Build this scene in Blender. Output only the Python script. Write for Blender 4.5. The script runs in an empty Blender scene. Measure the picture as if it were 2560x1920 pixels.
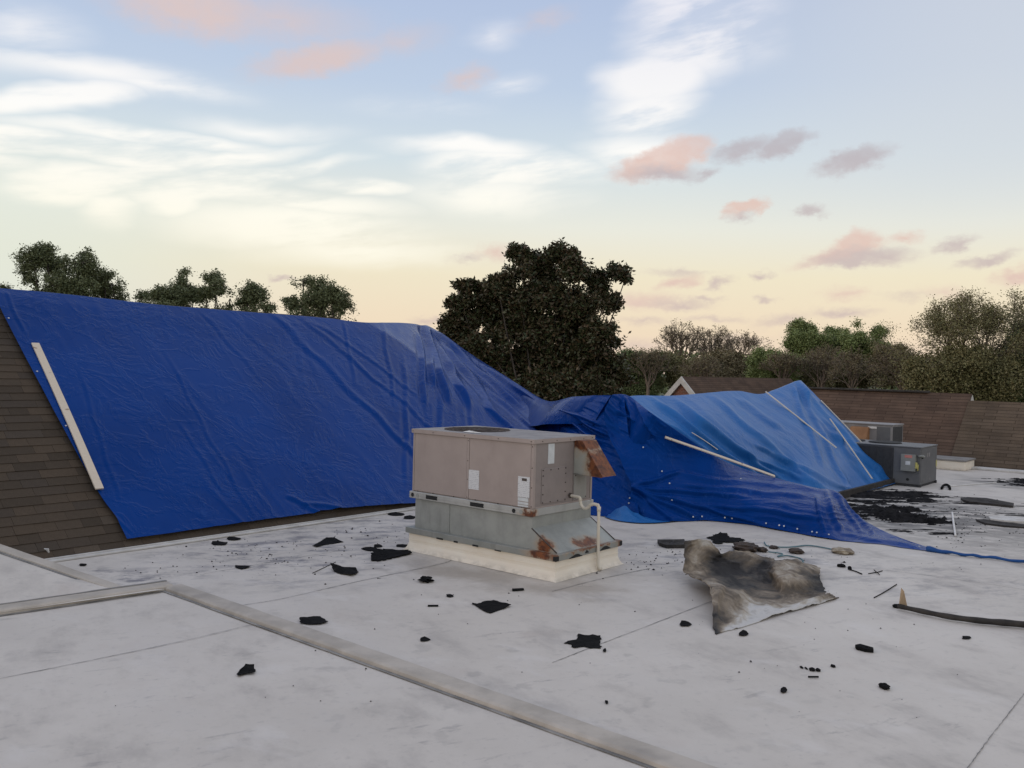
import bpy, bmesh, math, random
import numpy as np
from mathutils import Vector, Matrix

# ------------------------------------------------------------------ camera
FPX, CAMH, PITCH, ROLL = 2217.0, 2.6, math.atan(38/2217.0), 0.025
scene = bpy.context.scene
COL = scene.collection
cam_d = bpy.data.cameras.new('camera')
cam_d.sensor_width = 36.0; cam_d.lens = 36.0*FPX/2560.0
cam_d.clip_start = 0.05; cam_d.clip_end = 6000
cam = bpy.data.objects.new('camera', cam_d); COL.objects.link(cam)
CM = Matrix.Rotation(math.pi/2-PITCH, 4, 'X') @ Matrix.Rotation(ROLL, 4, 'Z')
cam.matrix_world = Matrix.Translation((0, 0, CAMH)) @ CM
scene.camera = cam
scene.render.resolution_x, scene.render.resolution_y = 1024, 768
vs = scene.view_settings
vs.view_transform = 'Standard'; vs.look = 'None'; vs.exposure = 0.0; vs.gamma = 1.0
vs.use_curve_mapping = False
scene.cycles.max_bounces = 5; scene.cycles.diffuse_bounces = 3; scene.cycles.glossy_bounces = 2

MM = np.array(CM.to_3x3()); CC = np.array([0, 0, CAMH])
K = 2560/2212.0                                   # survey coordinates were read at 2212 px wide
def ray(px, py): return MM @ np.array([(px-1280)/FPX, -(py-960)/FPX, -1.0])
def G(px, py, z=0.0):                             # point of the horizontal plane at height z
    d = ray(px, py); return CC + d*((z-CAMH)/d[2])
def atY(px, py, y):
    d = ray(px, py); return CC + d*(y/d[1])
def onplane(px, py, p0, n):
    d = ray(px, py); return CC + d*(np.dot(p0-CC, n)/np.dot(d, n))
def lin(r, g, b, a=1.0):
    f = lambda c: (c/255)/12.92 if c/255 <= 0.04045 else ((c/255+0.055)/1.055)**2.4
    return (f(r), f(g), f(b), a)

# ------------------------------------------------------------------ node helper
class NT:
    def __init__(s, nt): s.nt = nt; s.n = nt.nodes; s.l = nt.links
    def node(s, t, **kw):
        n = s.n.new(t)
        for k, v in kw.items(): setattr(n, k, v)
        return n
    def put(s, sock, v):
        if hasattr(v, 'is_output') or isinstance(v, bpy.types.NodeSocket): s.l.new(v, sock)
        elif v is not None: sock.default_value = v
    def m(s, op, a, b=None, c=None, clamp=False):
        n = s.node('ShaderNodeMath', operation=op, use_clamp=clamp)
        for i, v in enumerate((a, b, c)): s.put(n.inputs[i], v)
        return n.outputs[0]
    def vm(s, op, a, b=None, out=0):
        n = s.node('ShaderNodeVectorMath', operation=op)
        s.put(n.inputs[0], a)
        if b is not None:
            if op == 'SCALE': s.put(n.inputs[3], b)
            else: s.put(n.inputs[1], b)
        return n.outputs[1] if op in ('LENGTH', 'DISTANCE', 'DOT_PRODUCT') else n.outputs[0]
    def mix(s, f, a, b, bt='MIX'):
        n = s.node('ShaderNodeMix', data_type='RGBA', blend_type=bt)
        s.put(n.inputs[0], f); s.put(n.inputs[6], a); s.put(n.inputs[7], b)
        return n.outputs[2]
    def noise(s, vec, scale, detail=4, rough=0.55, dist=0.0, color=False):
        n = s.node('ShaderNodeTexNoise')
        s.put(n.inputs['Vector'], vec); n.inputs['Scale'].default_value = scale
        n.inputs['Detail'].default_value = detail; n.inputs['Roughness'].default_value = rough
        n.inputs['Distortion'].default_value = dist
        return n.outputs['Color'] if color else n.outputs['Fac']
    def mapr(s, v, a, b, c=0.0, d=1.0, smooth=True):
        n = s.node('ShaderNodeMapRange', interpolation_type='SMOOTHSTEP' if smooth else 'LINEAR')
        s.put(n.inputs[0], v)
        for i, x in enumerate((a, b, c, d)): n.inputs[i+1].default_value = x
        return n.outputs[0]
    def mapping(s, vec, loc=(0, 0, 0), rot=(0, 0, 0), sc=(1, 1, 1), kind='TEXTURE'):
        n = s.node('ShaderNodeMapping', vector_type=kind)
        s.put(n.inputs[0], vec)
        n.inputs[1].default_value = loc; n.inputs[2].default_value = rot; n.inputs[3].default_value = sc
        return n.outputs[0]
    def ramp(s, f, stops, interp='EASE'):
        n = s.node('ShaderNodeValToRGB'); r = n.color_ramp; r.interpolation = interp
        while len(r.elements) > 1: r.elements.remove(r.elements[0])
        r.elements[0].position = stops[0][0]; r.elements[0].color = stops[0][1]
        for p, c in stops[1:]:
            e = r.elements.new(p); e.color = c
        s.put(n.inputs[0], f); return n.outputs[0]
    def ell(s, vec, loc, rad, rot=0.0, e0=1.0, e1=0.35):   # soft ellipse mask
        return s.mapr(s.vm('LENGTH', s.mapping(vec, (loc[0], loc[1], loc[2] if len(loc) > 2 else 0), (0, 0, rot),
                      (rad[0], rad[1], rad[2] if len(rad) > 2 else 1.0))), e0, e1)
    def xyz(s, v):
        n = s.node('ShaderNodeSeparateXYZ'); s.put(n.inputs[0], v); return n.outputs
    def comb(s, x, y, z=0.0):
        n = s.node('ShaderNodeCombineXYZ')
        for i, v in enumerate((x, y, z)): s.put(n.inputs[i], v)
        return n.outputs[0]

# ------------------------------------------------------------------ sky
SUN_AZ, SUN_EL = math.radians(-105), math.radians(9)      # azimuth measured from +Y towards +X
def azel(px, py):
    d = ray(px*K, py*K); d = d/np.linalg.norm(d)
    return math.atan2(d[0], d[1]), math.asin(d[2])
def build_world():
    w = bpy.data.worlds.new('World'); scene.world = w; w.use_nodes = True
    w.cycles.sampling_method = 'NONE'                      # broad even sky: no importance map needed
    w.node_tree.nodes.clear(); N = NT(w.node_tree)
    tc = N.node('ShaderNodeTexCoord'); dv = N.vm('NORMALIZE', tc.outputs['Generated'])
    x, y, z = N.xyz(dv)
    az = N.m('ARCTAN2', x, y); el = N.m('ARCSINE', z)
    ae = N.comb(az, el)
    sky = N.node('ShaderNodeTexSky', sky_type='NISHITA', sun_disc=False)
    sky.sun_elevation = SUN_EL; sky.sun_rotation = SUN_AZ; sky.altitude = 200; sky.air_density = 1.0; sky.dust_density = 1.5
    f = N.m('DIVIDE', el, math.pi/2, clamp=True)
    a = lambda deg: deg/90.0
    col = N.ramp(f, [(a(0), lin(240, 214, 198)), (a(2.5), lin(245, 224, 196)), (a(6), lin(244, 233, 205)), (a(9), lin(238, 238, 226)),
                     (a(13), lin(216, 228, 234)), (a(17.5), lin(194, 210, 232)), (a(22), lin(184, 200, 228)),
                     (a(28), lin(176, 193, 224)), (a(50), lin(158, 178, 214)), (a(90), lin(140, 163, 206))], 'LINEAR')
    nis = N.mix(1.0, sky.outputs[0], (0.09, 0.09, 0.09, 1), 'MULTIPLY')
    col = N.mix(0.05, col, nis)
    # left part of the view: greener, clearer low sky; right part greyer and warmer
    lf = N.mapr(az, math.radians(-8), math.radians(-32)); lowm = N.mapr(el, math.radians(16), math.radians(4))
    col = N.mix(N.m('MULTIPLY', N.m('MULTIPLY', lf, lowm), 0.65), col, lin(220, 233, 226))
    rf = N.mapr(az, math.radians(5), math.radians(30)); him = N.mapr(el, math.radians(6), math.radians(14))
    col = N.mix(N.m('MULTIPLY', N.m('MULTIPLY', rf, him), 0.6), col, lin(212, 216, 222))
    # warped coordinates for ragged cloud edges
    nz = N.noise(N.mapping(ae, sc=(1.7, 0.8, 1)), 7, 4, 0.55, color=True)
    off = N.vm('SUBTRACT', nz, (0.5, 0.5, 0.5))
    wsoft = N.vm('ADD', ae, N.vm('MULTIPLY', off, (0.13, 0.05, 0)))
    nz2 = N.noise(N.mapping(ae, sc=(1.3, 0.8, 1)), 55, 4, 0.6, color=True)
    off2 = N.vm('SUBTRACT', nz2, (0.5, 0.5, 0.5))
    wcum = N.vm('ADD', ae, N.vm('MULTIPLY', off2, (0.042, 0.022, 0)))
    RT = math.radians(14)
    def rot2(v):
        q = N.xyz(v); return N.comb(N.m('ADD', N.m('MULTIPLY', q[0], math.cos(RT)), N.m('MULTIPLY', q[1], math.sin(RT))),
                                    N.m('SUBTRACT', N.m('MULTIPLY', q[1], math.cos(RT)), N.m('MULTIPLY', q[0], math.sin(RT))))
    def acc(lst, v, gx, gy):
        """largest of many soft ellipses; chained so that the shader stack stays small"""
        vr = rot2(v); r = None; base = {0: v, 1: vr}
        for i, (cx, cy, rx, ry, rot, am) in enumerate(lst):
            k = 1 if rot >= 8 else 0; u0, v0 = azel(cx, cy)
            if k: u0, v0 = u0*math.cos(RT)+v0*math.sin(RT), v0*math.cos(RT)-u0*math.sin(RT)
            ru, rv = rx*gx/1915, ry*gy/1915
            if r is not None and i % 9 == 0:
                z0 = N.m('MULTIPLY', r, 1e-9); base = {0: N.vm('ADD', v, z0), 1: N.vm('ADD', vr, z0)}
            n = N.node('ShaderNodeVectorMath', operation='MULTIPLY_ADD'); N.put(n.inputs[0], base[k])
            n.inputs[1].default_value = (1/ru, 1/rv, 0); n.inputs[2].default_value = (-u0/ru, -v0/rv, 0)
            e = N.m('MULTIPLY_ADD', N.vm('LENGTH', n.outputs[0]), -am, am)
            r = e if r is None else N.m('MAXIMUM', r, e)
        return N.m('MAXIMUM', r, 0.0)
    # thin high cloud: streaky noise everywhere, strengthened in the patches seen in the picture
    st = N.noise(N.mapping(wsoft, rot=(0, 0, math.radians(9)), sc=(1.0, 0.26, 1)), 5.0, 5, 0.52)
    fil = N.noise(N.mapping(ae, rot=(0, 0, math.radians(10)), sc=(1.0, 0.20, 1)), 17, 4, 0.6)
    cir = acc([(200, 150, 300, 34, 4, .75), (110, 205, 190, 26, 22, 1.1), (330, 180, 240, 22, 2, .7), (330, 292, 300, 20, 6, 1.0), (560, 275, 200, 26, 2, .6),
        (300, 335, 230, 30, 6, 1.2), (420, 358, 260, 20, 9, 1.1), (180, 405, 130, 36, 26, 1.3), (240, 445, 70, 50, 0, .8), (420, 408, 140, 34, 14, 1.5), (370, 440, 60, 34, 12, 1.2),
        (600, 372, 180, 16, 10, .9), (770, 400, 130, 18, 2, 1.1), (640, 440, 260, 26, 4, .9), (640, 500, 280, 50, 0, 1.15), (760, 550, 260, 44, 0, .8),
        (1000, 325, 200, 22, 0, .9), (1100, 365, 200, 40, 0, 1.2), (1060, 420, 220, 50, 0, .8), (1490, 50, 140, 110, 0, 1.15), (1420, 160, 120, 60, 12, 1.2), (1390, 230, 120, 56, 12, .95), (1370, 330, 150, 60, 0, .8),
        (1620, 40, 110, 90, 0, .6), (30, 305, 130, 34, 0, 1.5), (30, 365, 100, 18, 0, .8), (20, 40, 140, 60, 0, .55), (1090, 190, 100, 36, 20, .5), (1060, 62, 80, 30, 0, .5), (900, 240, 180, 30, 0, .4)], wsoft, 1.3, 1.35)
    outside = N.mapr(N.m('ABSOLUTE', az), math.radians(34), math.radians(46))
    high = N.mapr(el, math.radians(24), math.radians(34))
    band = N.mapr(el, math.radians(4), math.radians(12))
    gen = N.m('MULTIPLY', N.m('MULTIPLY', N.m('MAXIMUM', outside, high), band), 0.75)
    cir = N.m('MAXIMUM', N.mapr(cir, 0.04, 0.76), gen)
    cf = N.m('MULTIPLY', cir, N.mapr(N.m('ADD', N.m('MULTIPLY', st, 0.76), N.m('MULTIPLY', fil, 0.24)), 0.36, 0.54, 0.20, 1.0))
    ccol = N.ramp(f, [(a(3), lin(255, 246, 220)), (a(9), lin(255, 252, 238)), (a(14), lin(254, 253, 250)), (a(22), lin(236, 236, 244)), (a(60), lin(214, 219, 234))], 'LINEAR')
    col = N.mix(cf, col, ccol)
    # low heaped clouds: lit pink on the sunset side, grey on the other
    PK = [(420, 18, 200, 62, 0, .95), (600, 40, 260, 66, 5, .55), (690, 128, 175, 38, 22, .95), (720, 108, 60, 36, 20, .7), (860, 90, 140, 40, 20, .45),
          (1010, 168, 80, 28, 12, .65), (1430, 347, 112, 36, 18, 1.4), (1490, 325, 62, 32, 10, 1.25), (1612, 448, 50, 19, 26, 1.2), (1180, 40, 90, 30, 10, .4),
          (1852, 526, 54, 30, 8, 1.1), (1815, 548, 115, 18, 8, .85), (1955, 514, 46, 16, 0, .7), (2195, 596, 54, 22, 8, .85),
          (1465, 610, 66, 18, 8, .75), (1390, 650, 115, 24, 4, .65), (1070, 546, 56, 22, 10, .65), (1828, 634, 66, 18, 6, .6), (2040, 632, 60, 20, 5, .5)]
    GR = [(1435, 376, 105, 20, 0, .75), (1850, 562, 110, 17, 0, .9), (1600, 470, 40, 12, 0, .6), (1605, 322, 80, 24, 12, .9), (1690, 312, 70, 24, 24, 1.1), (1525, 375, 46, 14, 10, .7), (1842, 348, 84, 25, 8, 1.15),
          (1750, 457, 40, 13, 0, .8), (1880, 553, 100, 20, 4, .9), (2064, 530, 50, 15, 10, .75), (2132, 562, 60, 13, 8, .75),
          (1470, 588, 90, 11, 5, .5), (1552, 612, 40, 13, 8, .7), (1642, 596, 26, 10, 5, .7), (1470, 656, 90, 14, 2, .6), (1528, 646, 44, 10, 0, .6), (1646, 650, 28, 9, 0, .65),
          (1690, 690, 72, 16, 8, .55), (1825, 676, 76, 13, 6, .65), (1390, 695, 80, 12, 4, .5), (1540, 690, 100, 11, 0, .5), (1380, 742, 80, 18, 5, .4),
          (1010, 560, 50, 10, 4, .5), (606, 603, 30, 9, 4, .75), (930, 690, 56, 13, 4, .55), (1580, 730, 100, 14, 0, .4), (1790, 732, 120, 14, 0, .4), (1960, 640, 60, 12, 0, .4)]
    tx = N.mapr(nz2, 0.25, 0.6, 0.78, 1.0)
    gen2 = N.mapr(N.noise(N.mapping(wcum, sc=(1.0, 0.35, 1)), 9, 4, 0.6), 0.56, 0.68)
    gband = N.m('MULTIPLY', N.mapr(el, math.radians(1), math.radians(5)), N.mapr(el, math.radians(30), math.radians(12)))
    gen2 = N.m('MULTIPLY', N.m('MULTIPLY', gen2, outside), N.m('MULTIPLY', gband, 0.7))
    gcol = N.ramp(f, [(a(2), lin(206, 186, 180)), (a(6), lin(205, 188, 184)), (a(14), lin(188, 182, 188)), (a(30), lin(176, 178, 192))], 'LINEAR')
    pcol = N.ramp(f, [(a(2), lin(226, 200, 188)), (a(6), lin(224, 194, 184)), (a(12), lin(228, 192, 178)), (a(17), lin(220, 198, 194)), (a(30), lin(228, 202, 192))], 'LINEAR')
    gm_ = N.mapr(acc(GR, wcum, 1.2, 1.25), 0.0, 0.75, 0.0, 0.88)
    pm_ = N.mapr(acc(PK, wcum, 1.2, 1.25), 0.04, 0.78, 0.0, 0.84)
    col = N.mix(N.m('MULTIPLY', pm_, tx), col, pcol)
    col = N.mix(N.m('MULTIPLY', N.m('MAXIMUM', gm_, gen2), tx), col, gcol)
    # the ground side of the sphere
    col = N.mix(N.mapr(el, 0.0, math.radians(-2)), col, lin(120, 112, 100))
    bg = N.node('ShaderNodeBackground'); N.put(bg.inputs[0], col); bg.inputs[1].default_value = 1.0
    out = N.node('ShaderNodeOutputWorld'); N.l.new(bg.outputs[0], out.inputs[0])
build_world()
sun_d = bpy.data.lights.new('sun', 'SUN'); sun_d.energy = 0.75; sun_d.angle = math.radians(28); sun_d.color = (1.0, 0.78, 0.62)
sun = bpy.data.objects.new('sun', sun_d); COL.objects.link(sun)
sdir = Vector((math.sin(SUN_AZ)*math.cos(SUN_EL), math.cos(SUN_AZ)*math.cos(SUN_EL), math.sin(SUN_EL)))
sun.rotation_euler = sdir.to_track_quat('Z', 'Y').to_euler(); sun.location = (-30, -10, 25)

# ------------------------------------------------------------------ building frame: U runs right-and-away, V left-and-away
TH = math.radians(40)
U = np.array([math.sin(TH), math.cos(TH), 0]); V = np.array([-math.cos(TH), math.sin(TH), 0]); Z = np.array([0, 0, 1.0])
def UV(u, v, z=0.0): return U*u + V*v + Z*z
ROTUV = math.radians(50)
random.seed(7); rng = np.random.default_rng(7)

# ------------------------------------------------------------------ object helpers
def mesh_obj(name, verts, faces, mat=None, parent=None, smooth=False):
    me = bpy.data.meshes.new(name); me.from_pydata([tuple(map(float, v)) for v in verts], [], [tuple(map(int, f)) for f in faces])
    me.update()
    o = bpy.data.objects.new(name, me); COL.objects.link(o)
    if mat: me.materials.append(mat)
    if parent: o.parent = parent
    if smooth: me.polygons.foreach_set('use_smooth', [True]*len(me.polygons))
    return o
def bm_obj(name, bm, mat=None, parent=None, smooth=False):
    bmesh.ops.recalc_face_normals(bm, faces=bm.faces[:])
    me = bpy.data.meshes.new(name); bm.to_mesh(me); bm.free()
    o = bpy.data.objects.new(name, me); COL.objects.link(o)
    if mat: me.materials.append(mat)
    if parent: o.parent = parent
    if smooth: me.polygons.foreach_set('use_smooth', [True]*len(me.polygons))
    return o
def np_obj(name, v, f, mat, parent=None, smooth=False):      # numpy fast path, f: (n,k)
    me = bpy.data.meshes.new(name); n, k = f.shape
    me.vertices.add(len(v)); me.vertices.foreach_set('co', np.ascontiguousarray(v, np.float32).ravel())
    me.loops.add(n*k); me.loops.foreach_set('vertex_index', np.ascontiguousarray(f, np.int32).ravel())
    me.polygons.add(n); me.polygons.foreach_set('loop_start', np.arange(0, n*k, k, dtype=np.int32))
    if smooth: me.polygons.foreach_set('use_smooth', np.ones(n, bool))
    me.update(calc_edges=True); me.validate()
    o = bpy.data.objects.new(name, me); COL.objects.link(o)
    if mat: me.materials.append(mat)
    if parent: o.parent = parent
    return o
def empty(name, loc=(0, 0, 0), rz=0.0):
    o = bpy.data.objects.new(name, None); COL.objects.link(o); o.location = loc; o.rotation_euler = (0, 0, rz)
    o.empty_display_size = 0.2; return o
def tag(o, label, cat, group=None):
    o['label'] = label; o['category'] = cat
    if group: o['group'] = group
    return o
def struct(o): o['kind'] = 'structure'; return o
def stuff(o, label, cat):
    o['kind'] = 'stuff'; o['label'] = label; o['category'] = cat; return o
def add_box(bm, x0, x1, y0, y1, z0, z1, bev=0.0, M=None):
    vs_ = [bm.verts.new(p) for p in ((x0, y0, z0), (x1, y0, z0), (x1, y1, z0), (x0, y1, z0), (x0, y0, z1), (x1, y0, z1), (x1, y1, z1), (x0, y1, z1))]
    fs = [bm.faces.new([vs_[i] for i in q]) for q in ((3, 2, 1, 0), (4, 5, 6, 7), (0, 1, 5, 4), (1, 2, 6, 5), (2, 3, 7, 6), (3, 0, 4, 7))]
    if bev > 0:
        ed = list({e for f in fs for e in f.edges})
        r = bmesh.ops.bevel(bm, geom=ed, offset=bev, segments=1, affect='EDGES')
    if M is not None: bmesh.ops.transform(bm, matrix=M, verts=[v for v in bm.verts if v.is_valid and not v.tag])
    return bm
def boxo(name, dims, mat, parent=None, bev=0.004):
    bm = bmesh.new(); add_box(bm, *dims, bev=bev); return bm_obj(name, bm, mat, parent)
def tube_geo(pts, rad, sides=8, cap=True):
    pts = [np.asarray(p, float) for p in pts]; n = len(pts)
    rads = rad if hasattr(rad, '__len__') else [rad]*n
    V_, F_ = [], []; up = None
    for i, p in enumerate(pts):
        t = pts[min(i+1, n-1)]-pts[max(i-1, 0)]; t = t/(np.linalg.norm(t)+1e-9)
        if up is None:
            h = np.array([0, 0, 1.0]) if abs(t[2]) < 0.9 else np.array([1.0, 0, 0])
            up = np.cross(t, h)
        up = up-t*np.dot(up, t); up /= np.linalg.norm(up)+1e-9; s = np.cross(t, up)
        for k in range(sides):
            an = 2*math.pi*k/sides; V_.append(p+rads[i]*(math.cos(an)*up+math.sin(an)*s))
    for i in range(n-1):
        for k in range(sides):
            a, b = i*sides+k, i*sides+(k+1) % sides; F_.append((a, b, b+sides, a+sides))
    if cap: F_.append(tuple(range(sides))[::-1]); F_.append(tuple((n-1)*sides+k for k in range(sides)))
    return V_, F_
def tube_obj(name, pts, rad, mat, parent=None, sides=8):
    v, f = tube_geo(pts, rad, sides); return mesh_obj(name, v, f, mat, parent, smooth=True)
def spline(pts, n):                                          # Catmull-Rom through points
    P = np.array(pts, float); m = len(P); out = []
    for t in np.linspace(0, m-1, n):
        i = min(int(t), m-2); f = t-i
        p0, p1, p2, p3 = P[max(i-1, 0)], P[i], P[i+1], P[min(i+2, m-1)]
        out.append(0.5*((2*p1)+(-p0+p2)*f+(2*p0-5*p1+4*p2-p3)*f*f+(-p0+3*p1-3*p2+p3)*f**3))
    return np.array(out)

# numpy gradient noise
_perm = rng.permutation(512)
def pnoise(x, y):
    xi, yi = np.floor(x).astype(int), np.floor(y).astype(int); xf, yf = x-xi, y-yi
    def g(ix, iy, dx, dy):
        h = _perm[(_perm[ix & 255]+iy) & 511]*(2*math.pi/512); return np.cos(h)*dx+np.sin(h)*dy
    u = xf**3*(xf*(xf*6-15)+10); v = yf**3*(yf*(yf*6-15)+10)
    a = g(xi, yi, xf, yf); b = g(xi+1, yi, xf-1, yf); c = g(xi, yi+1, xf, yf-1); d = g(xi+1, yi+1, xf-1, yf-1)
    return (a*(1-u)+b*u)*(1-v)+(c*(1-u)+d*u)*v
def fbm(x, y, o=4, g=0.5):
    r = 0; a = 1
    for i in range(o): r = r+a*pnoise(x*2**i+17*i, y*2**i-9*i); a *= g
    return r
def ridged(x, y, o=3):
    r = 0; a = 1
    for i in range(o): r = r+a*(1-np.abs(pnoise(x*2**i+31*i, y*2**i+5*i))*2); a *= 0.5
    return r

# ------------------------------------------------------------------ materials
def material(name, fn, rough=0.6, spec=0.5, metal=0.0):
    m = bpy.data.materials.new(name); m.use_nodes = True
    N = NT(m.node_tree); b = m.node_tree.nodes['Principled BSDF']
    b.inputs['Roughness'].default_value = rough; b.inputs['Metallic'].default_value = metal
    b.inputs['Specular IOR Level'].default_value = spec
    tc = N.node('ShaderNodeTexCoord'); N.obj = tc.outputs['Object']; N.b = b
    fn(N); return m
def bump(N, h, strength=0.3, dist=0.01):
    n = N.node('ShaderNodeBump'); n.inputs['Strength'].default_value = strength; n.inputs['Distance'].default_value = dist
    N.put(n.inputs['Height'], h); N.l.new(n.outputs[0], N.b.inputs['Normal'])
def setc(N, c): N.put(N.b.inputs['Base Color'], c)
def setr(N, c): N.put(N.b.inputs['Roughness'], c)
def mottled(name, c0, c1, scale=8, rough=0.6, bs=0.15, spec=0.4, metal=0.0, detail=5):
    def fn(N):
        n = N.noise(N.obj, scale, detail, 0.6); setc(N, N.mix(N.mapr(n, 0.3, 0.7), c0, c1))
        bump(N, N.noise(N.obj, scale*9, 3), bs, 0.006)
    return material(name, fn, rough, spec, metal)
c4 = lambda r, g, b: (r, g, b, 1)
def membrane_fn(N):
    o = N.obj
    big = N.noise(o, 0.35, 5, 0.6); med = N.noise(N.mapping(o, rot=(0, 0, 0.5), sc=(1, 1.8, 1)), 1.6, 6, 0.65); fine = N.noise(o, 14, 5, 0.65)
    col = N.mix(N.mapr(big, 0.3, 0.7), c4(.525, .478, .422), c4(.605, .555, .495))
    col = N.mix(N.m('MULTIPLY', N.mapr(med, 0.48, 0.75), 0.55), col, c4(.30, .275, .255))
    col = N.mix(N.m('MULTIPLY', N.mapr(fine, 0.55, 0.8), 0.35), col, c4(.235, .225, .215))
    spots = N.noise(o, 5.5, 2, 0.5)
    col = N.mix(N.m('MULTIPLY', N.mapr(spots, 0.62, 0.74), 0.15), col, c4(.25, .235, .22))
    scuff = N.noise(N.mapping(o, rot=(0, 0, math.radians(28)), sc=(3.2, 1, 1)), 7, 6, 0.7); blot = N.noise(o, 1.1, 3)
    col = N.mix(N.m('MULTIPLY', N.m('MULTIPLY', N.mapr(scuff, 0.56, 0.68), N.mapr(blot, 0.45, 0.6)), 0.42), col, c4(.22, .205, .20))
    pale = N.noise(N.mapping(o, rot=(0, 0, math.radians(-30)), sc=(2, 1, 1)), 1.9, 5, 0.6)
    col = N.mix(N.m('MULTIPLY', N.mapr(pale, 0.56, 0.72), 0.4), col, c4(.66, .62, .58))
    rust = N.noise(o, 0.9, 4, 0.6)
    col = N.mix(N.m('MULTIPLY', N.mapr(rust, 0.58, 0.74), 0.22), col, c4(.42, .34, .29))
    # soot and scuffs round the burnt wing and behind the unit
    wv = N.vm('ADD', o, N.vm('MULTIPLY', N.vm('SUBTRACT', N.noise(o, 1.3, 5, 0.65, color=True), (0.5, 0.5, 0.5)), (1.8, 1.8, 0)))
    def zone(px, py, ru, rv, rot=0.0):
        p = G(px, py); return N.ell(wv, (p[0], p[1]), (ru, rv, 50), rot, 1.0, 0.15)
    streak = N.mapr(N.noise(N.mapping(o, rot=(0, 0, math.radians(-20)), sc=(2.2, 1, 1)), 2.4, 8, 0.72), 0.38, 0.55)
    z1 = N.m('MAXIMUM', zone(2230, 1275, 4.0, 5.0), N.m('MULTIPLY', zone(2420, 1300, 4.2, 6), 0.62))
    z1 = N.m('MAXIMUM', z1, zone(2570, 1212, 2.0, 2.2))
    col = N.mix(N.m('MULTIPLY', N.m('MULTIPLY', z1, streak), 0.92), col, c4(.055, .052, .052))
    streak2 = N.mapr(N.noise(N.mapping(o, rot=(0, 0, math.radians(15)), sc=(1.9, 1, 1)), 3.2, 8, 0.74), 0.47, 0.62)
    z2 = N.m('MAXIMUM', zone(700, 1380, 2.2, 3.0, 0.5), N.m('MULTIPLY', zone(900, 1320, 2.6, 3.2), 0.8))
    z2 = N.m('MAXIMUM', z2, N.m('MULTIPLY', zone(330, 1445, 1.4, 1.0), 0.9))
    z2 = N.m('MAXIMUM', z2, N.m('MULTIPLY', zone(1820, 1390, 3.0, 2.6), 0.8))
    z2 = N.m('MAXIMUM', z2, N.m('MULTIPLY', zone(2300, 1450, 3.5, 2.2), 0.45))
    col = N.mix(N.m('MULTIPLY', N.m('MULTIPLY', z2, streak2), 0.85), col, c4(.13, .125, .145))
    z3 = N.m('MAXIMUM', zone(1180, 1440, 1.5, .6, math.radians(-38)), zone(1420, 1470, .9, .7))
    col = N.mix(N.m('MULTIPLY', z3, 0.5), col, c4(.25, .20, .15))
    z4 = zone(1340, 1700, 4, 3); foot = N.mapr(N.noise(o, 3.0, 4, 0.5), 0.60, 0.68)
    col = N.mix(N.m('MULTIPLY', N.m('MULTIPLY', z4, foot), 0.25), col, c4(.20, .19, .18))
    setc(N, col); setr(N, N.mapr(med, 0.3, 0.7, 0.50, 0.72))
    bump(N, N.m('ADD', N.m('MULTIPLY', N.noise(o, 2.2, 4), 1.0), N.m('MULTIPLY', fine, 0.12)), 0.35, 0.03)
M_MEMB = material('roof_membrane', membrane_fn, 0.6, 0.35)
def strip_fn(N):
    o = N.obj; n = N.noise(o, 2.5, 6, 0.65)
    col = N.mix(N.mapr(n, 0.35, 0.65), c4(.47, .42, .36), c4(.37, .33, .28))
    col = N.mix(N.m('MULTIPLY', N.mapr(N.noise(o, 0.7, 4, .6), 0.55, 0.68), 0.6), col, c4(.17, .155, .14))
    setc(N, col); bump(N, N.noise(o, 30, 4), 0.25, 0.006)
M_STRIP = material('joint_cover_membrane', strip_fn, 0.6, 0.3)
M_STRIPD = mottled('joint_cover_grey', c4(.19, .18, .17), c4(.26, .245, .225), 3)
M_SEAM = mottled('seam_dirt_lip_shade', c4(.13, .124, .116), c4(.30, .285, .265), 3)
M_WELD = mottled('welded_seam', c4(.50, .465, .43), c4(.54, .50, .47), 3)
M_WHITE = mottled('white_flashing', c4(.58, .56, .53), c4(.46, .44, .41), 4)
M_WHITE2 = mottled('white_metal', c4(.72, .70, .66), c4(.60, .58, .55), 5)
def shingle_fn(N):
    oi = N.node('ShaderNodeObjectInfo'); r = oi.outputs['Random']
    n = N.noise(N.obj, 130, 3, 0.7)
    col = N.ramp(r, [(0, c4(.060, .047, .035)), (.35, c4(.080, .062, .046)), (.6, c4(.090, .068, .049)), (.85, c4(.068, .055, .044)), (1, c4(.102, .080, .060))], 'LINEAR')
    col = N.mix(N.mapr(n, 0.3, 0.75), N.mix(1, col, (.62, .62, .62, 1), 'MULTIPLY'), N.mix(1, col, (1.3, 1.28, 1.25, 1), 'MULTIPLY'))
    setc(N, col); bump(N, n, 0.5, 0.004)
M_SHING = material('asphalt_shingle', shingle_fn, 0.9, 0.15)
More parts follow.
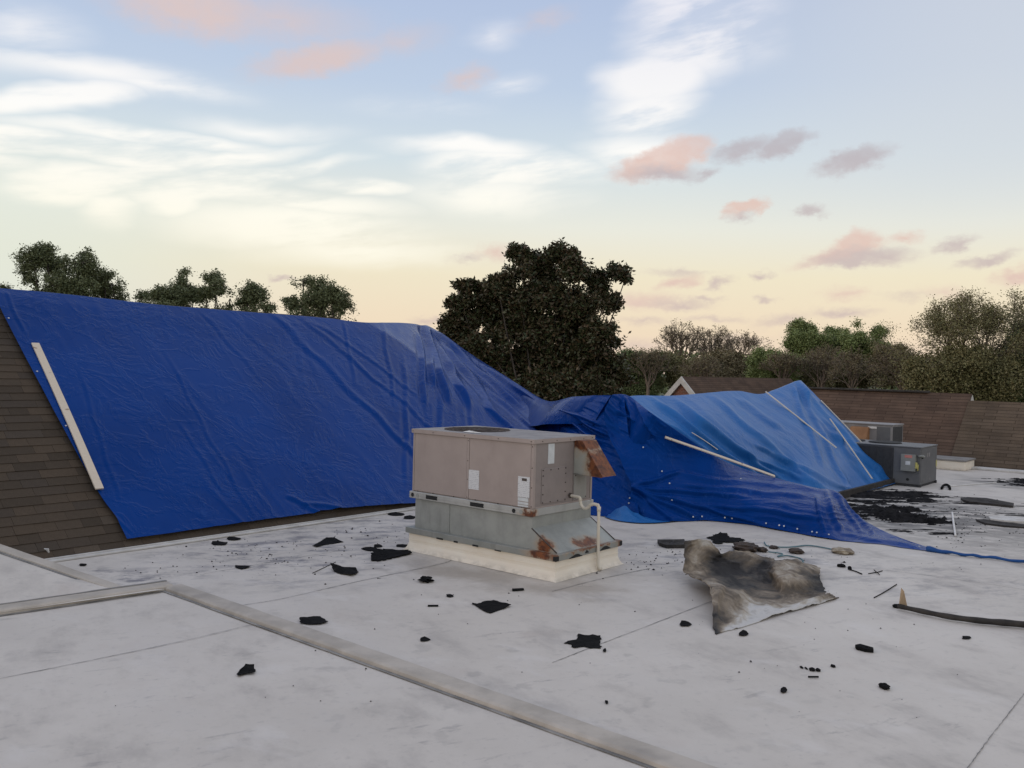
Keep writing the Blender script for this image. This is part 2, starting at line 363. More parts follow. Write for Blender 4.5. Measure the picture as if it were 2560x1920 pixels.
def shingle_far(c0, c1, sw, sh):
    def fn(N):
        # plane coordinates: x along the eave, y up the slope (meshes are built in their own plane frame)
        b = N.node('ShaderNodeTexBrick'); N.put(b.inputs['Vector'], N.obj); b.offset = 0.37; b.squash = 1.0
        b.inputs['Color1'].default_value = c0; b.inputs['Color2'].default_value = c1
        b.inputs['Mortar'].default_value = (c0[0]*.62, c0[1]*.62, c0[2]*.62, 1)
        b.inputs['Scale'].default_value = 1.0; b.inputs['Brick Width'].default_value = sw; b.inputs['Row Height'].default_value = sh
        b.inputs['Mortar Size'].default_value = 0.012; b.inputs['Mortar Smooth'].default_value = 0.3; b.inputs['Bias'].default_value = 0.0
        n = N.noise(N.obj, 1.1, 5, 0.65); n2 = N.noise(N.obj, 40, 3, 0.7)
        col = N.mix(N.mapr(n, 0.3, 0.7), N.mix(1, b.outputs[0], (.8, .8, .8, 1), 'MULTIPLY'), N.mix(1, b.outputs[0], (1.15, 1.12, 1.08, 1), 'MULTIPLY'))
        col = N.mix(N.mapr(n2, .3, .7), N.mix(1, col, (.75, .75, .75, 1), 'MULTIPLY'), col)
        setc(N, col); bump(N, N.m('ADD', b.outputs['Fac'], N.m('MULTIPLY', n2, .5)), 0.5, -0.01)
    return fn
M_SHFAR = material('shingle_courses_brown', shingle_far(c4(.100, .066, .049), c4(.130, .088, .065), 0.9, 0.145), 0.9, 0.12)
M_SHFAR2 = material('shingle_courses_grey_brown', shingle_far(c4(.108, .080, .057), c4(.140, .106, .078), 0.9, 0.145), 0.9, 0.12)
M_SHBASE = material('shingle_courses_dark', shingle_far(c4(.060, .050, .041), c4(.078, .065, .052), 0.34, 0.16), 0.9, 0.12)
def brick_fn(N):
    b = N.node('ShaderNodeTexBrick'); N.put(b.inputs['Vector'], N.obj)
    b.inputs['Color1'].default_value = c4(.21, .075, .045); b.inputs['Color2'].default_value = c4(.145, .055, .036); b.inputs['Mortar'].default_value = c4(.27, .22, .19)
    b.inputs['Scale'].default_value = 1.0; b.inputs['Brick Width'].default_value = 0.22; b.inputs['Row Height'].default_value = 0.075; b.inputs['Mortar Size'].default_value = 0.008
    setc(N, b.outputs[0]); bump(N, b.outputs['Fac'], 0.6, -0.008)
M_BRICK = material('red_brick', brick_fn, 0.85, 0.2)
def tarp_mat(name, dark, mid, pale, rough, tint, spec=.5, rot=(0.5, 0.1, 0.4)):
    def fn(N):
        o = N.obj
        big = N.noise(o, 0.6, 4, 0.55)
        col = N.mix(N.mapr(big, 0.3, 0.7), dark, mid)
        st = N.mapping(o, rot=rot, sc=(1, 1, 2.6))
        l1 = N.m('ABSOLUTE', N.m('SUBTRACT', N.noise(st, 1.7, 5, 0.62, 0.5), 0.5))      # long tension creases
        l2 = N.m('ABSOLUTE', N.m('SUBTRACT', N.noise(o, 3.6, 4, 0.6, 1.0), 0.5))         # crumple marks
        msk = N.mapr(N.noise(o, 0.8, 3), 0.42, 0.62)
        k = N.m('MULTIPLY', N.m('MAXIMUM', N.mapr(l1, 0.010, 0.0), N.m('MULTIPLY', N.mapr(l2, 0.010, 0.0), 0.45)), msk)
        col = N.mix(N.m('MULTIPLY', k, 0.30), col, pale)
        setc(N, col); setr(N, N.mapr(big, 0.3, 0.7, rough-0.04, rough+0.06))
        h = N.m('ADD', N.m('MULTIPLY', N.mapr(l1, 0.07, 0.0), 0.42), N.m('MULTIPLY', N.m('MULTIPLY', N.mapr(l2, 0.05, 0.0), msk), 0.10))
        h = N.m('ADD', h, N.m('MULTIPLY', N.noise(o, 9, 4, 0.6, 0.4), 0.07))
        bump(N, h, 0.5, 0.022)
        N.b.inputs['Specular Tint'].default_value = tint
    return material(name, fn, rough, spec)
M_TARP = tarp_mat('dark_blue_tarp', c4(.0004, .029, .168), c4(.0008, .037, .205), c4(.03, .10, .33), 0.28, (.2, .4, 1, 1), .20)
M_TARPL = tarp_mat('light_blue_tarp', c4(.008, .095, .31), c4(.016, .125, .36), c4(.09, .22, .48), 0.42, (.4, .6, 1, 1), .5)
def wood(name, c0, c1, ck):
    def fn(N):
        o = N.obj; g = N.noise(N.mapping(o, sc=(.06, 1, 1)), 22, 5, 0.6); k = N.noise(N.mapping(o, sc=(.5, 1, 1)), 6.0, 2)
        col = N.mix(N.mapr(g, .3, .7), c0, c1); col = N.mix(N.m('MULTIPLY', N.mapr(k, .66, .74), .8), col, ck)
        setc(N, col); bump(N, g, .25, .004)
    return material(name, fn, 0.7, 0.25)
M_WOOD = wood('pine_board', c4(.68, .59, .48), c4(.58, .49, .38), c4(.24, .15, .09))
M_WOODG = wood('weathered_batten', c4(.66, .61, .54), c4(.54, .49, .43), c4(.30, .24, .19))
M_GROM = mottled('grommet_metal', c4(.55, .55, .56), c4(.45, .45, .46), 30, 0.35, 0.05, metal=0.6)
def cab_fn(N):
    o = N.obj; n = N.noise(o, 3.0, 5, .6); d = N.noise(N.mapping(o, sc=(1, 1, 3)), 4, 6, .7)
    col = N.mix(N.mapr(n, .3, .7), c4(.33, .272, .245), c4(.365, .302, .272))
    col = N.mix(N.m('MULTIPLY', N.mapr(d, .55, .75), .30), col, c4(.25, .20, .18))
    setc(N, col); bump(N, N.noise(o, 160, 2), .08, .002)
M_CAB = material('beige_cabinet_paint', cab_fn, 0.55, 0.35)
M_CABSHADE = mottled('beige_cabinet_shaded', c4(.265, .225, .208), c4(.235, .20, .185), 5, .55, .06)  # cabinet beige painted darker for the end turned away from the light
M_CABTOP = mottled('weathered_cabinet_top', c4(.30, .275, .26), c4(.20, .185, .18), 4, .6, .12)
def rusty(name, base0, base1, spots, metal=.35, rough=.5):
    def fn(N):
        o = N.obj; n = N.noise(o, 4, 5, .65); st = N.noise(N.mapping(o, sc=(1, 1, 5)), 5, 5, .6)
        col = N.mix(N.mapr(n, .3, .7), base0, base1)
        col = N.mix(N.m('MULTIPLY', N.mapr(st, .5, .72), .35), col, c4(base0[0]*.6, base0[1]*.6, base0[2]*.58))
        wv = N.vm('ADD', o, N.vm('MULTIPLY', N.vm('SUBTRACT', N.noise(o, 9, 5, .65, color=True), (.5, .5, .5)), (.22, .22, .22)))
        ms = None
        for c, r, am in spots:
            e = N.m('MULTIPLY', N.ell(wv, c, r, 0, 1.0, .55), am); ms = e if ms is None else N.m('MAXIMUM', ms, e)
        if ms is not None:
            halo = None
            for c, r, am in spots:
                e = N.m('MULTIPLY', N.ell(wv, c, tuple(q*1.7 for q in r), 0, 1.0, .2), am*.6); halo = e if halo is None else N.m('MAXIMUM', halo, e)
            col = N.mix(halo, col, c4(.42, .24, .10))
            rc = N.mix(N.mapr(N.noise(o, 14, 5, .7), .35, .65), c4(.21, .066, .020), c4(.075, .024, .012))
            col = N.mix(ms, col, rc)
            N.put(N.b.inputs['Metallic'], N.m('MULTIPLY', N.m('SUBTRACT', 1.0, N.m('MAXIMUM', ms, halo), clamp=True), metal))
        setc(N, col); bump(N, N.noise(o, 30, 4, .6), .10, .004)
    return material(name, fn, rough, .4, metal)
M_GALV = rusty('galvanised_duct', c4(.30, .31, .29), c4(.37, .38, .355), [((.07, .22, .40), (.12, .14, .12), 1), ((.07, .30, .50), (.1, .04, .18), .7), ((.82, .06, .37), (.24, .12, .10), 1), ((.62, .10, .38), (.12, .09, .07), .9)])
M_CAP = rusty('galvanised_curb_cap', c4(.25, .26, .24), c4(.31, .31, .285), [((-.03, .22, .30), (.1, .22, .09), 1), ((-.03, -.02, .3), (.06, .10, .1), .8), ((.75, -.03, .33), (.6, .05, .03), .9), ((1.4, 0, .3), (.1, .08, .1), .7)], .25)
M_RAIL = rusty('galvanised_base_rail', c4(.40, .40, .38), c4(.48, .48, .455), [((.05, .45, .77), (.08, .14, .10), 1)], .4)
M_HOOD = rusty('rusty_hood', c4(.36, .36, .32), c4(.42, .41, .36), [((1.1, .10, 1.42), (.5, .13, .5), 1), ((1.0, .30, 1.62), (.4, .25, .12), 1), ((1.05, .0, 1.25), (.4, .14, .25), 1)], .2, .6)
def curb_fn(N):
    o = N.obj; n = N.noise(o, 3, 5, .6)
    col = N.mix(N.mapr(n, .3, .7), c4(.80, .71, .58), c4(.83, .76, .64))
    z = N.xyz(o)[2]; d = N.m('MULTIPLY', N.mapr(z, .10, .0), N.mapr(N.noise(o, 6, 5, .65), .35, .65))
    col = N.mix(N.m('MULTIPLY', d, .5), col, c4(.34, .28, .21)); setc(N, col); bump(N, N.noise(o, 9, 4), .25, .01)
M_CURB = material('membrane_clad_curb', curb_fn, 0.55, 0.35)
M_BLACK = mottled('dark_void', c4(.012, .012, .012), c4(.02, .02, .02), 10, .8)
M_SCREW = mottled('dark_screw', c4(.05, .04, .035), c4(.08, .06, .05), 40, .6)
M_PVC = mottled('pvc_pipe', c4(.66, .60, .50), c4(.60, .53, .42), 5, .4, .05)
def sticker_fn(N):
    o = N.obj; z = N.xyz(o)[2]
    ln = N.m('FRACT', N.m('MULTIPLY', z, 42.0)); tx = N.noise(N.mapping(o, sc=(1, 1, .35)), 55, 3, .6)
    k = N.m('MULTIPLY', N.mapr(ln, .45, .55), N.mapr(tx, .50, .58))
    setc(N, N.mix(N.m('MULTIPLY', k, .55), c4(.62, .62, .62), c4(.20, .20, .22)))
M_STICK = material('printed_sticker', sticker_fn, 0.5, 0.4)
M_STICKW = mottled('faded_sticker', c4(.60, .62, .62), c4(.52, .54, .54), 12, .5, .05)
M_GREY = mottled('grey_cabinet_paint', c4(.098, .100, .104), c4(.125, .126, .128), 3, .5, .06)
M_GREYD = mottled('dark_coil_guard', c4(.030, .030, .031), c4(.042, .042, .043), 12, .7, .2)
M_GREYL = mottled('old_grey_cabinet', c4(.20, .19, .185), c4(.25, .24, .235), 3, .55, .08)
M_BOX = mottled('switch_box_paint', c4(.20, .205, .19), c4(.24, .245, .225), 6, .5, .05)
M_RED = mottled('red_label', c4(.50, .16, .14), c4(.55, .24, .20), 60, .5, .05)
M_YEL = mottled('yellow_label', c4(.50, .45, .12), c4(.42, .38, .14), 40, .5, .05)
M_HOODR = rusty('rust_brown_hood', c4(.26, .13, .06), c4(.33, .17, .08), [], 0, .75)
M_CHAR = mottled('charred_shingle', c4(.007, .007, .0075), c4(.015, .0145, .0145), 14, .95, .6, .08)
M_CHARB = mottled('charred_wood', c4(.020, .018, .017), c4(.045, .039, .034), 9, .85, .7)
M_ASH = mottled('ash', c4(.008, .008, .009), c4(.024, .023, .024), 6, .95, .9, .08)
M_BROWN = mottled('scorched_brown', c4(.075, .050, .035), c4(.030, .022, .018), 9, .8, .6)
M_FOAM = mottled('scorched_foam', c4(.42, .35, .25), c4(.13, .10, .075), 9, .85, .6)
M_CORD = mottled('blue_green_cord', c4(.09, .17, .19), c4(.12, .21, .23), 20, .7, .2)
M_STICKW2 = wood('splintered_wood', c4(.42, .31, .20), c4(.30, .21, .13), c4(.08, .05, .03))
def sheet_fn(N):
    o = N.obj; a = N.noise(o, 1.5, 6, .68, .5); b_ = N.noise(o, 3.4, 6, .66, .6); c_ = N.noise(o, 12, 4, .6)
    at = N.node('ShaderNodeAttribute', attribute_name='scorch'); s = N.m('ADD', N.m('MULTIPLY_ADD', at.outputs['Fac'], 1.15, .06), N.m('MULTIPLY', N.m('SUBTRACT', b_, .5), 1.5))
    col = N.ramp(s, [(.0, c4(.52, .50, .47)), (.2, c4(.38, .335, .275)), (.42, c4(.235, .19, .14)), (.62, c4(.115, .092, .070)), (.85, c4(.06, .053, .047)), (1, c4(.022, .02, .02))], 'LINEAR')
    col = N.mix(N.m('MULTIPLY', N.mapr(c_, .5, .72), .4), col, N.mix(1, col, (.45, .43, .42, 1), 'MULTIPLY'))
    setc(N, col); bump(N, N.m('ADD', b_, N.m('MULTIPLY', c_, .3)), .6, .035)
M_SHEET = material('scorched_membrane', sheet_fn, 0.7, 0.25)
def leaf_mat(name, c0, c1, rough=.6, trans=.0, spec=.3):
    def fn(N):
        g = N.node('ShaderNodeNewGeometry'); r = g.outputs['Random Per Island']
        setc(N, N.mix(r, c0, c1))
    return material(name, fn, rough, spec)
M_BARK = mottled('bark', c4(.075, .062, .050), c4(.045, .037, .030), 6, .9, .6)
M_TWIG = mottled('twigs', c4(.20, .155, .12), c4(.145, .112, .086), 6, .9, .3)
M_GRASS = mottled('grass_ground', c4(.055, .075, .030), c4(.10, .095, .05), .4, .9, .3)
M_WALL = material('brick_wall', brick_fn, 0.85, 0.2)

# ------------------------------------------------------------------ the setting: ground, building body, flat roof
n_ = 24
gx = np.concatenate([-np.geomspace(3000, 20, n_), np.geomspace(20, 3000, n_)])
gv = np.array([(x_, y_, -4.6+0.25*math.sin(x_*.05)*math.cos(y_*.04)*min(1, 60/(abs(x_)+abs(y_)+1))) for y_ in gx for x_ in gx])
gf = np.array([(j*2*n_+i, j*2*n_+i+1, (j+1)*2*n_+i+1, (j+1)*2*n_+i) for j in range(2*n_-1) for i in range(2*n_-1)])
struct(np_obj('ground', gv, gf, M_GRASS, smooth=True))

RU0, RU1, RV0, RV1 = -9.0, 28.95, -12.0, 16.0
nu, nv = 200, 150
uu, vv = np.meshgrid(np.linspace(RU0, RU1, nu), np.linspace(RV0, RV1, nv))
rz_ = 0.006*fbm(uu*.35, vv*.35, 3)+0.002*fbm(uu*1.4, vv*1.4, 2)
rz_ = np.clip(rz_, -.02, .0)-.0005
rv_ = (uu[..., None]*U+vv[..., None]*V); rv_[..., 2] = rz_
idx = np.arange(nu*nv).reshape(nv, nu)
rf_ = np.stack([idx[:-1, :-1], idx[:-1, 1:], idx[1:, 1:], idx[1:, :-1]], -1).reshape(-1, 4)
flat_roof = struct(np_obj('flat_roof', rv_.reshape(-1, 3), rf_, M_MEMB, smooth=True))

def uvbox_mesh(name, u0, u1, v0, v1, z0, z1, mat, parent=None):
    o = boxo(name, (u0, u1, v0, v1, z0, z1), mat, parent, bev=0)
    if parent is None: o.rotation_euler = (0, 0, ROTUV)
    return o
mb = empty('building_body', (0, 0, 0), ROTUV)
tag(mb, 'low brick building body carrying the white flat roof', 'building')
for nm, d in (('wall', (RU0, RU1+3, RV0, RV0+.3, -4.6, -.03)), ('wall', (RU0, RU0+.3, RV0+.31, 19.6, -4.6, -.03)),
              ('wall', (RU0+.31, RU1+3, 19.3, 19.6, -4.6, -.03)), ('wall', (RU1+2.7, RU1+3, RV0+.31, 19.29, -4.6, -.03))):
    uvbox_mesh(nm, *d, M_WALL, mb)

# seams of the membrane sheets
def ribbon(name, pts, w, z, mat, parent=None, jitter=0.0, n=40):
    P = spline(pts, n); v, f = [], []
    for i in range(n):
        t = P[min(i+1, n-1)]-P[max(i-1, 0)]; t = t[:2]/np.linalg.norm(t[:2]); nn = np.array([-t[1], t[0]])
        ww = w*(1+random.uniform(-.5, .5)*(jitter > 0)); c = P[i][:2]+nn*random.uniform(-jitter, jitter)
        for s in (-.5, .5): v.append((c[0]+nn[0]*s*ww, c[1]+nn[1]*s*ww, z))
    f = [(2*i, 2*i+1, 2*i+3, 2*i+2) for i in range(n-1)]
    return mesh_obj(name, v, f, mat, parent)
seams = [([(-60, 1709), (268, 1643), (470, 1600), (640, 1559)], .008), ([(751, 1487), (900, 1453), (1094, 1412), (1130, 1400)], .010),
         ([(500, 1437), (640, 1412), (830, 1380), (1000, 1352)], .007), ([(1380, 1657), (1560, 1588), (1780, 1503)], .008),
         ([(1380, 1479), (1500, 1448), (1625, 1421)], .010), ([(2405, 1940), (2480, 1838), (2580, 1710)], .006), ([(560, 1520), (680, 1502), (751, 1487)], .007),
         ([(2150, 1420), (2330, 1440), (2600, 1480)], .007)]
for pts, w in seams:
    ribbon('membrane_seam', [G(*p) for p in pts], w, .004, M_SEAM, flat_roof, .003, 60)
wp = spline([G(*p) for p in ((270, 1648), (560, 1790), (860, 1945))], 40); wn = np.array([-(wp[-1]-wp[0])[1], (wp[-1]-wp[0])[0], 0]); wn /= np.linalg.norm(wn)
wv, wf = [], []; prof = [(-.16, .001), (-.10, .004), (-.04, .011), (.03, .012), (.08, .005), (.14, .001)]
for i in range(40):
    for q, z_ in prof: wv.append(wp[i]+wn*(q+.012*math.sin(i*.7))+Z*(z_*(.75+.25*math.sin(i*.45))*min(1, i/6)+.0012))
wf = [(i*6+k, i*6+k+1, i*6+k+7, i*6+k+6) for i in range(39) for k in range(5)]

# raised joint covers
def joint_cover(name, p0, p1, w, h, label, matback=None, z0=0.0, z1=0.0, drop=0.0):
    a, b = G(*p0, z0), G(*p1, z1); flat = abs(z0)+abs(z1) == 0; t = (b-a)/np.linalg.norm(b-a); nrm = np.array([-t[1], t[0], 0])
    nrm = nrm/np.linalg.norm(nrm)
    if nrm[1] < 0: nrm = -nrm                                  # nrm points away from the camera
    root = empty(name, tuple(a)); root.location.z = a[2]; tag(root, label, 'roof joint', 'raised joint covers on the flat roof')
    L = np.linalg.norm(b-a); n = max(8, int(L/.25))
    def prism(nm, prof, mat):
        v, f = [], []; m = len(prof)
        for i in range(n+1):
            c = t*(L*i/n)+nrm*.006*float(pnoise(np.array(i*.7), np.array(L)))
            dz = .004*float(pnoise(np.array(i*.9+5), np.array(3.3)))
            for (q, z) in prof: v.append(c+nrm*q+Z*(z+(dz if z > .015 else 0)))
        for i in range(n):
            for k in range(m-1): f.append((i*m+k, i*m+k+1, (i+1)*m+k+1, (i+1)*m+k))
        f.append(tuple(range(m))); f.append(tuple(n*m+k for k in range(m))[::-1])
        return mesh_obj(nm, v, f, mat, root)
    prism('cover', [(-w*.5, .003), (-w*.47, h*.75), (-w*.36, h), (w*.32, h*1.05), (w*.5, .004-drop)], M_STRIP)
    prism('front_lip_shade', [(-w*.5-.035, .0035), (-w*.5-.035, .009), (-w*.5-.003, .010)], M_SEAM)  # lip coloured dark to draw the shadow line along the cover's front foot
    if matback: prism('grey_edge', [(w*.34, h*.7), (w*.36, h*1.05+.008), (w*.60, h*1.05+.004), (w*.64, .004)], matback)
    return root
joint_cover('joint_cover', (437, 1473), (1900, 1990), .25, .045, 'long raised beige joint cover running diagonally across the foreground membrane')
joint_cover('joint_cover', (-70, 1543), (424, 1470), .22, .06, 'raised joint cover with dark grey edge running to left side of photo', M_STRIPD)
E1a, E1b = (-90, 1340, .40), (300, 1476, .03)
joint_cover('joint_cover', E1a[:2], E1b[:2], .17, .03, 'raised beige joint cover running up to brown shingles at far left', None, E1a[2], E1b[2], .42)
pa, pb = G(*E1a), G(*E1b); qa, qb = G(-90, 1545, .03), G(412, 1474, .03); tv = []
for i in range(17):
    for j in range(9): tv.append((pa*(1-i/16)+pb*i/16)*(1-j/8)+(qa*(1-i/16)+qb*i/16)*j/8+Z*.004)
mesh_obj('tapered_section', tv, [(i*9+j, i*9+j+1, i*9+j+10, i*9+j+9) for i in range(16) for j in range(8)], M_MEMB, flat_roof, smooth=True)

# ------------------------------------------------------------------ pitched roofs (closed solids) round the flat roof
def solid(name, verts, faces, mat, parent=None): return mesh_obj(name, verts, faces, mat, parent)
SL = 0.85; EV = 11.70; RV = 16.0; RZ = (RV-EV)*SL
PL0 = UV(0, EV); nL = np.cross(U, V+Z*SL); nL /= np.linalg.norm(nL); nL = nL if nL[2] > 0 else -nL
SW = 0.95; EW = 6.70; RW = 9.40
PW0 = UV(0, EW); nW = np.cross(U, V+Z*SW); nW /= np.linalg.norm(nW); nW = nW if nW[2] > 0 else -nW

def slope_frame(o, origin, xdir, updir):     # object frame in the roof plane: x along eave, y up slope, z out
    x = Vector(xdir).normalized(); y = Vector(updir).normalized(); z = x.cross(y)
    o.matrix_world = Matrix.Translation(Vector(origin)) @ Matrix((x, y, z)).transposed().to_4x4(); return o
def roof_panel(name, corners, origin, xdir, updir, mat, parent, thick=.06):
    x = np.array(xdir)/np.linalg.norm(xdir); y = np.array(updir)/np.linalg.norm(updir); z = np.cross(x, y)
    loc = [((c-origin)@x, (c-origin)@y, 0.0) for c in corners]; m = len(loc)
    v = loc+[(a, b, -thick) for a, b, _ in loc]
    f = [tuple(range(m)), tuple(range(m, 2*m))[::-1]]+[(i, i+m, (i+1) % m+m, (i+1) % m) for i in range(m)]
    o = mesh_obj(name, v, f, mat); slope_frame(o, origin, xdir, updir)
    if parent:
        o.parent = parent; o.matrix_parent_inverse = Matrix.Identity(4)
    return o
left_roof = empty('shingled_roof', (0, 0, 0)); tag(left_roof, 'steep dark brown shingled roof largely covered by the dark blue tarp', 'roof')
up_ = V+Z*SL; upb = -V+Z*SL
ul, ur = -8.6, 16.2                            # eave extent; the far end is hipped
rr_ = 12.9
roof_panel('front_slope', [UV(ul, EV), UV(ur, EV), UV(rr_, RV, RZ), UV(ul, RV, RZ)], UV(ul, EV)-nL*.012, U, up_, M_SHBASE, left_roof)
roof_panel('back_slope', [UV(ur, 2*RV-EV), UV(ul, 2*RV-EV), UV(ul, RV, RZ-.01), UV(rr_, RV, RZ-.01)], UV(ur, 2*RV-EV), -U, upb, M_SHBASE, left_roof)
solid('hip_end', [UV(ur, EV+.02, 0), UV(ur, 2*RV-EV, 0), UV(rr_, RV, RZ-.03)], [(0, 1, 2)], M_SHBASE, left_roof)
solid('gable_end', [UV(ul+.02, EV, 0), UV(ul+.02, 2*RV-EV, 0), UV(ul+.02, RV, RZ-.03)], [(0, 2, 1)], M_BRICK, left_roof)

# individual shingles where the tarp leaves them bare
EXPO = 0.158
def shingle_mesh(w):
    L = EXPO*1.35; t0, t1 = .013, .006
    v = [(0, 0, 0), (w, 0, 0), (w, L, 0), (0, L, 0), (0, 0, t0), (w, 0, t0), (w, L, t1), (0, L, t1)]
    me = bpy.data.meshes.new('shingle'); me.from_pydata(v, [], [(3, 2, 1, 0), (4, 5, 6, 7), (0, 1, 5, 4), (1, 2, 6, 5), (2, 3, 7, 6), (3, 0, 4, 7)]); me.update()
    me.materials.append(M_SHING); return me
SWS = [.26, .33, .41, .50]; SMS = [shingle_mesh(w) for w in SWS]
xv = Vector(U).normalized(); yv = Vector(up_).normalized(); zv = xv.cross(yv)
RB = Matrix((xv, yv, zv)).transposed().to_4x4()
slopeL = math.sqrt(1+SL*SL)
def proj(p):
    q = MM.T @ (np.array(p)-CC); return 1280+FPX*q[0]/-q[2], 960-FPX*q[1]/-q[2]
cnt = 0
for r in range(0, 35):
    s = r*EXPO; vz = s/slopeL
    u = 1.5+random.uniform(0, .4)
    while u < 14.2:
        k = random.choices(range(4), [2, 3, 3, 2])[0]; w = SWS[k]
        base = UV(u, EV)+np.array(up_)/slopeL*s
        px, py = proj(base); px2, _ = proj(base+U*w)
        edge = 5.95                                             # left edge of the tarp
        vis = (px2 > -25 and py > 690) and ((u < edge+.10) or (r < 2 and u < 12.2))
        if vis and cnt < 340:
            o = bpy.data.objects.new('shingle', SMS[k]); COL.objects.link(o)
            lift = .004+.010*(r % 2)*0+random.uniform(0, .004)+r*1e-5
            p = base+nL*lift
            o.matrix_world = Matrix.Translation(Vector(p)) @ RB @ Matrix.Rotation(random.uniform(-.004, .004), 4, 'Z') @ Matrix.Rotation(-.030, 4, 'X')
            o.parent = left_roof; cnt += 1
        u += w+.003
# eave flashings
o = boxo('eave_flashing', (ul, 14.0, EV-.11, EV-.035, .0, .03), M_WHITE, left_roof, .008); o.rotation_euler = (0, 0, ROTUV)
o = boxo('eave_flashing', (2.2, 14.0, EV-.035, EV+.0, .0, .045), M_WHITE, left_roof, .004); o.rotation_euler = (0, 0, ROTUV)
p = G(116, 1398); ft = boxo('flashing_tab', (-.06, .06, -.008, .008, 0, .15), M_WHITE2, None, .002)
ft.location = tuple(p+Z*.0); ft.rotation_euler = (.25, 0, math.radians(-12)); tag(ft, 'small white metal tab standing at foot of brown shingles', 'flashing')

# burnt wing under the light tarp
wing = empty('burnt_wing', (0, 0, 0)); tag(wing, 'burnt brown shingled roof wing hidden beneath the light blue tarp', 'roof')
wz = 1.62
roof_panel('front_slope', [UV(15.4, EW+.25, .0), UV(22.5, EW+.25, .0), UV(22.5, RW-.1, wz), UV(15.4, RW-.1, wz)], UV(15.4, EW+.25, .0), U, V*(RW-EW-.35)+Z*wz, M_SHFAR, wing, .04)
roof_panel('back_slope', [UV(22.5, 2*RW-EW, .02), UV(15.4, 2*RW-EW, .02), UV(15.4, RW-.1, wz), UV(22.5, RW-.1, wz)], UV(22.6, 2*RW-EW, .02), -U, -V*(RW-EW)+Z*wz, M_SHFAR, wing, .04)
solid('gable_end', [UV(22.48, EW+.3, 0), UV(22.48, 2*RW-EW, 0), UV(22.48, RW-.1, wz-.05)], [(0, 1, 2)], M_BRICK, wing)
o = boxo('eave_board', (18.4, 22.9, EW-.02, EW+.05, .0, .16), M_CHARB, wing, .006); o.rotation_euler = (0, 0, ROTUV)

# far wing: long brown slope rising away beyond the units
far = empty('far_wing', (0, 0, 0)); tag(far, 'long brown shingled roof slope behind the grey rooftop units', 'roof')
EU = 28.85; upf = U+Z*SL; RUF = EU+2.55; RZF = 2.55*SL
roof_panel('front_slope', [UV(EU, 7.0), UV(RUF, 7.0, RZF), UV(RUF, 13, RZF), UV(EU, 13)][::-1], UV(EU, 13), -V, upf, M_SHFAR, far)
roof_panel('back_slope', [UV(RUF, 7.0, RZF-.01), UV(RUF+2.55, 7.0, 0), UV(RUF+2.55, 13, 0), UV(RUF, 13, RZF-.01)][::-1], UV(RUF+2.55, 7, 0), V, -U+Z*SL, M_SHFAR, far)
o = boxo('ridge_cap', (RUF-.14, RUF+.14, 8.3, 13.0, RZF-.02, RZF+.045), M_CHARB, far, .01); o.rotation_euler = (0, 0, ROTUV)
solid('gable_end', [UV(EU, 6.99, -.05), UV(RUF+2.55, 6.99, -.05), UV(RUF, 6.99, RZF-.02)], [(0, 1, 2)], M_WHITE, far)
o = boxo('eave_flashing', (EU-.22, EU-.03, 4.0, 12.0, 0, .07), M_WHITE, far, .01); o.rotation_euler = (0, 0, ROTUV)
far2 = empty('far_lower_wing', (0, 0, 0)); tag(far2, 'lower grey brown shingled roof slope at right edge of photo', 'roof')
o2 = nF = np.array([-SL*U[0], -SL*U[1], 1.0])/math.sqrt(1+SL*SL); E2 = EU-.10; r2 = 2.30
roof_panel('front_slope', [UV(E2, -12), UV(E2+r2, -12, r2*SL), UV(E2+r2, 7.02, r2*SL), UV(E2, 7.02)][::-1], UV(E2, 7.02), -V, upf, M_SHFAR2, far2)
roof_panel('back_slope', [UV(E2+r2, -12, r2*SL-.01), UV(E2+2*r2, -12, 0), UV(E2+2*r2, 6.9, 0), UV(E2+r2, 6.9, r2*SL-.01)][::-1], UV(E2+2*r2, -12, 0), V, -U+Z*SL, M_SHFAR2, far2)
o = boxo('eave_flashing', (E2-.30, E2-.03, -12, 7.3, 0, .06), M_WHITE, far2, .01); o.rotation_euler = (0, 0, ROTUV)

# gabled house beyond
gd = 46.0; ap = atY(1706, 941, gd); hw = 2.3; pg = 1.08
gh = empty('gabled_house', (0, 0, 0)); tag(gh, 'brown roofed house with white trimmed red brick gable below the trees', 'house')
zr = ap[2]; base0 = ap-Z*zr; zb_ = zr-hw*pg; LG = 14.0
P_ = lambda u, v, z: base0+U*u+V*v+Z*z
solid('back_slope', [P_(0, 0, zr-.01), P_(LG, 0, zr-.01), P_(LG, hw, zb_), P_(0, hw, zb_)], [(0, 1, 2, 3)], M_SHFAR, gh)
roof_panel('front_slope', [P_(-.05, -hw, zb_), P_(LG, -hw, zb_), P_(LG, 0, zr), P_(-.05, 0, zr)], P_(-.05, -hw, zb_), U, V*hw+Z*(zr-zb_), M_SHFAR, gh, .10)
